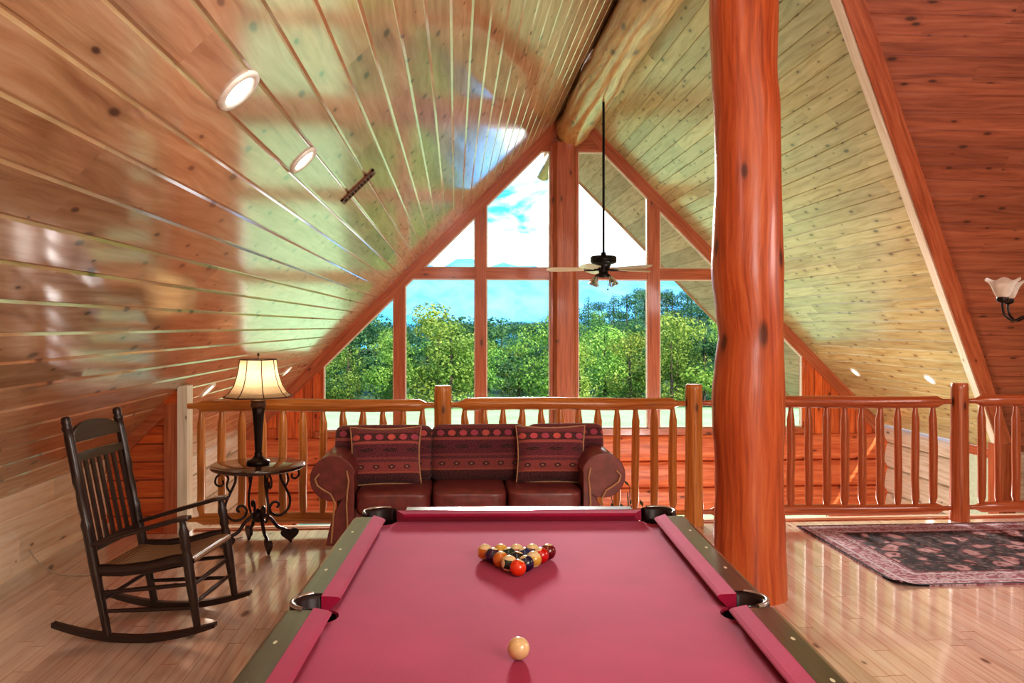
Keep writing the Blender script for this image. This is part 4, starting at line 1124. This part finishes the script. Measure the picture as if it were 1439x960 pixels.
# edge of the woods, then rows climbing the slope and the hill to the right
def row(y, n, x0, x1, h0, h1, kk, where, group, dy=4):
    for i in range(n):
        x = x0 + (x1-x0)*(i + rt.uniform(.2, .8))/n; yy = y + rt.uniform(-dy, dy); h = rt.uniform(h0, h1); k_ = rt.choice(kk)
        tree(k_, x, yy, h, h*rt.uniform(.95, 1.3), kinds[k_] + ' ' + where, group + ', ' + kinds[k_])
row(54, 15, -18, 28, 3.6, 6.2, (0, 1, 4, 5, 0), 'at the near edge of the woods beyond the lawn', 'near edge of the woods')
row(66, 19, -24, 34, 5.0, 7.8, (0, 1, 4, 5, 2), 'in the second rank of the woods behind the edge trees', 'second rank of the woods')
row(82, 20, -30, 42, 6.8, 8.2, (1, 2, 5, 3), 'in the third rank of the woods below the hill', 'third rank of the woods')
row(112, 20, -44, 60, 7.5, 9.5, (1, 2, 2, 3), 'in the deep woods at the foot of the hill', 'deep woods', 8)
row(145, 20, -50, 82, 7.5, 9.5, (2, 2, 3, 1), 'on the lower slope of the wooded hill', 'lower slope of the hill', 9)
row(180, 22, -20, 100, 8, 10, (2, 2, 3), 'on the upper slope of the wooded hill', 'upper slope of the hill', 10)
row(222, 24, -10, 125, 8, 10, (2, 2, 3), 'along the skyline of the wooded hill', 'skyline of the hill', 10)
tree(3, -4.4, 66, 8.2, 5, 'tall dark conifer poking above the trees at the left edge of the glass', 'tall conifer')

def mount(name, y, x0, x1, hf, mat, base=-60):
    mb = MB(); n = 80; m = 10; idx = {}
    for i in range(n+1):
        x = x0 + (x1-x0)*i/n; H = hf(x/y)
        for j in range(m+1):
            t = j/m; idx[i, j] = len(mb.v)
            yy = y + t*y*.25; z = base + (H-base)*math.sin(t*PI/2) + noise.noise(Vector((x*.004, yy*.004, 1)))*y*.006*(t > 0)
            mb.v.append(Vector((x, yy, z)))
    for i in range(n):
        for j in range(m): mb.face((idx[i,j], idx[i+1,j], idx[i+1,j+1], idx[i,j+1]), [(0,0)]*4, True)
    return mb.build(name, mat, kind='structure')
def mtn(name, a, b):  # ridge colours carry the blue distance haze painted in
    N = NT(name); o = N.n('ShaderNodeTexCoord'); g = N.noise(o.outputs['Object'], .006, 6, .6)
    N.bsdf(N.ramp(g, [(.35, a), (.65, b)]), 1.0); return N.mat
# distances seen from the loft: skyline angle as a function of x/y
def lerpf(tab):
    def f(t):
        if t <= tab[0][0]: return tab[0][1]
        for (a, va), (b, vb) in zip(tab, tab[1:]):
            if t <= b: s_ = (t-a)/(b-a); s_ = s_*s_*(3-2*s_); return va+(vb-va)*s_
        return tab[-1][1]
    return f
f1 = lerpf([(-.6, .05), (-.3, .055), (-.10, .062), (-.03, .078), (0.0, .083), (.03, .080), (.08, .078), (.12, .071), (.2, .066), (.35, .055), (.8, .04)])
mount('mountains_far', 4200, -3600, 4200, lambda t: f1(t)*4200*1.22 + 60*noise.noise(Vector((t*30, 0, 0))), mtn('far_ridge_haze', lin(96,176,226), lin(132,204,240)))
f2 = lerpf([(-.6, .02), (-.1, .022), (-.05, .012), (.02, .006), (.1, .004), (.3, .01), (.8, .02)])
mount('mountains_middle', 1500, -1300, 1500, lambda t: f2(t)*1500*1.2 + 14*noise.noise(Vector((t*40, 3, 0))), mtn('mid_ridge_haze', lin(70,166,206), lin(110,196,226)), base=-80)

# ------------------------------------------------------------------ sky and light
w = bpy.data.worlds.new('sky'); scn.world = w; w.use_nodes = True; t = w.node_tree; t.nodes.clear()
class WN(NT):
    def __init__(s, t): s.t = t; s.out = t.nodes.new('ShaderNodeOutputWorld')
W = WN(t); tc = W.n('ShaderNodeTexCoord'); sp = W.n('ShaderNodeSeparateXYZ', {0: tc.outputs['Generated']})
el = sp.outputs[2]
n1 = W.noise(W.xyz(W.m('MULTIPLY', sp.outputs[0], 4.2), W.m('MULTIPLY', sp.outputs[1], 2.0), W.m('MULTIPLY', el, 13.0)), 1.4, 6, .55, .4)
clear = W.ramp(el, [(0, lin(150,214,246)), (.12, lin(84,186,244)), (.4, lin(48,134,220))])
cl = W.step(W.m('SUBTRACT', n1, W.m('MULTIPLY_ADD', el, .75, -.13)), .36, .48)
sky = W.mix(cl, clear, (1.25, 1.27, 1.3))
bg = W.n('ShaderNodeBackground', {0: sky, 1: 1.35}); t.links.new(bg.outputs[0], W.out.inputs[0])

def sun(name, d, strength, c, ang):
    l = bpy.data.lights.new(name, 'SUN'); l.energy = strength; l.color = c; l.angle = ang; o = bpy.data.objects.new(name, l); col.objects.link(o)
    o.rotation_euler = Vector(d).to_track_quat('-Z', 'Y').to_euler(); return o
sun('sun', (-.42, .62, -.62), 4.6, (1, .93, .8), .01)
def light(name, typ, loc, e, c, size=.3, target=None, **kw):
    l = bpy.data.lights.new(name, typ); l.energy = e; l.color = c
    if typ == 'AREA': l.size = size; l.shape = 'DISK'
    else: l.shadow_soft_size = size
    for k_, v in kw.items(): setattr(l, k_, v)
    o = bpy.data.objects.new(name, l); col.objects.link(o); o.location = loc
    if target is not None: o.rotation_euler = (Vector(target)-Vector(loc)).to_track_quat('-Z', 'Y').to_euler()
    return o
warm = (.97, .97, 1.0)
light('loft_fill', 'POINT', (2.5, -.9, 2.6), 235, warm, 1.0)  # unseen fill lamp added to brighten the loft
light('wing_fill', 'POINT', (5.6, 3.6, 2.5), 85, warm, .5)  # added fill for the wing, belongs to no fixture
light('great_room_fill', 'POINT', (3.6, 9.6, -1.0), 190, (1, .97, .93), .5)  # added fill low in the great room, belongs to no fixture
light('added_window_key', 'SPOT', (1.2, 40, 9.6), 120000, (1, .97, .92), 3.0, target=(.3, 4.2, .6), spot_size=math.radians(26), spot_blend=.5)  # added outdoor spot standing in for strong daylight through the gable glass
light('left_fill', 'POINT', (-.3, 2.6, 3.2), 48, warm, .5)  # added fill lifting the dim left side, no fixture there
light('lamp_light', 'POINT', (-1.44, 6.15, .607+.64), 4.5, (1, .84, .62), .04)

scn.view_settings.view_transform = 'Standard'
scn.view_settings.look = 'Medium High Contrast'
scn.view_settings.exposure = 0.4
scn.cycles.use_denoising = True
scn.cycles.max_bounces = 8
scn.cycles.sample_clamp_indirect = 6
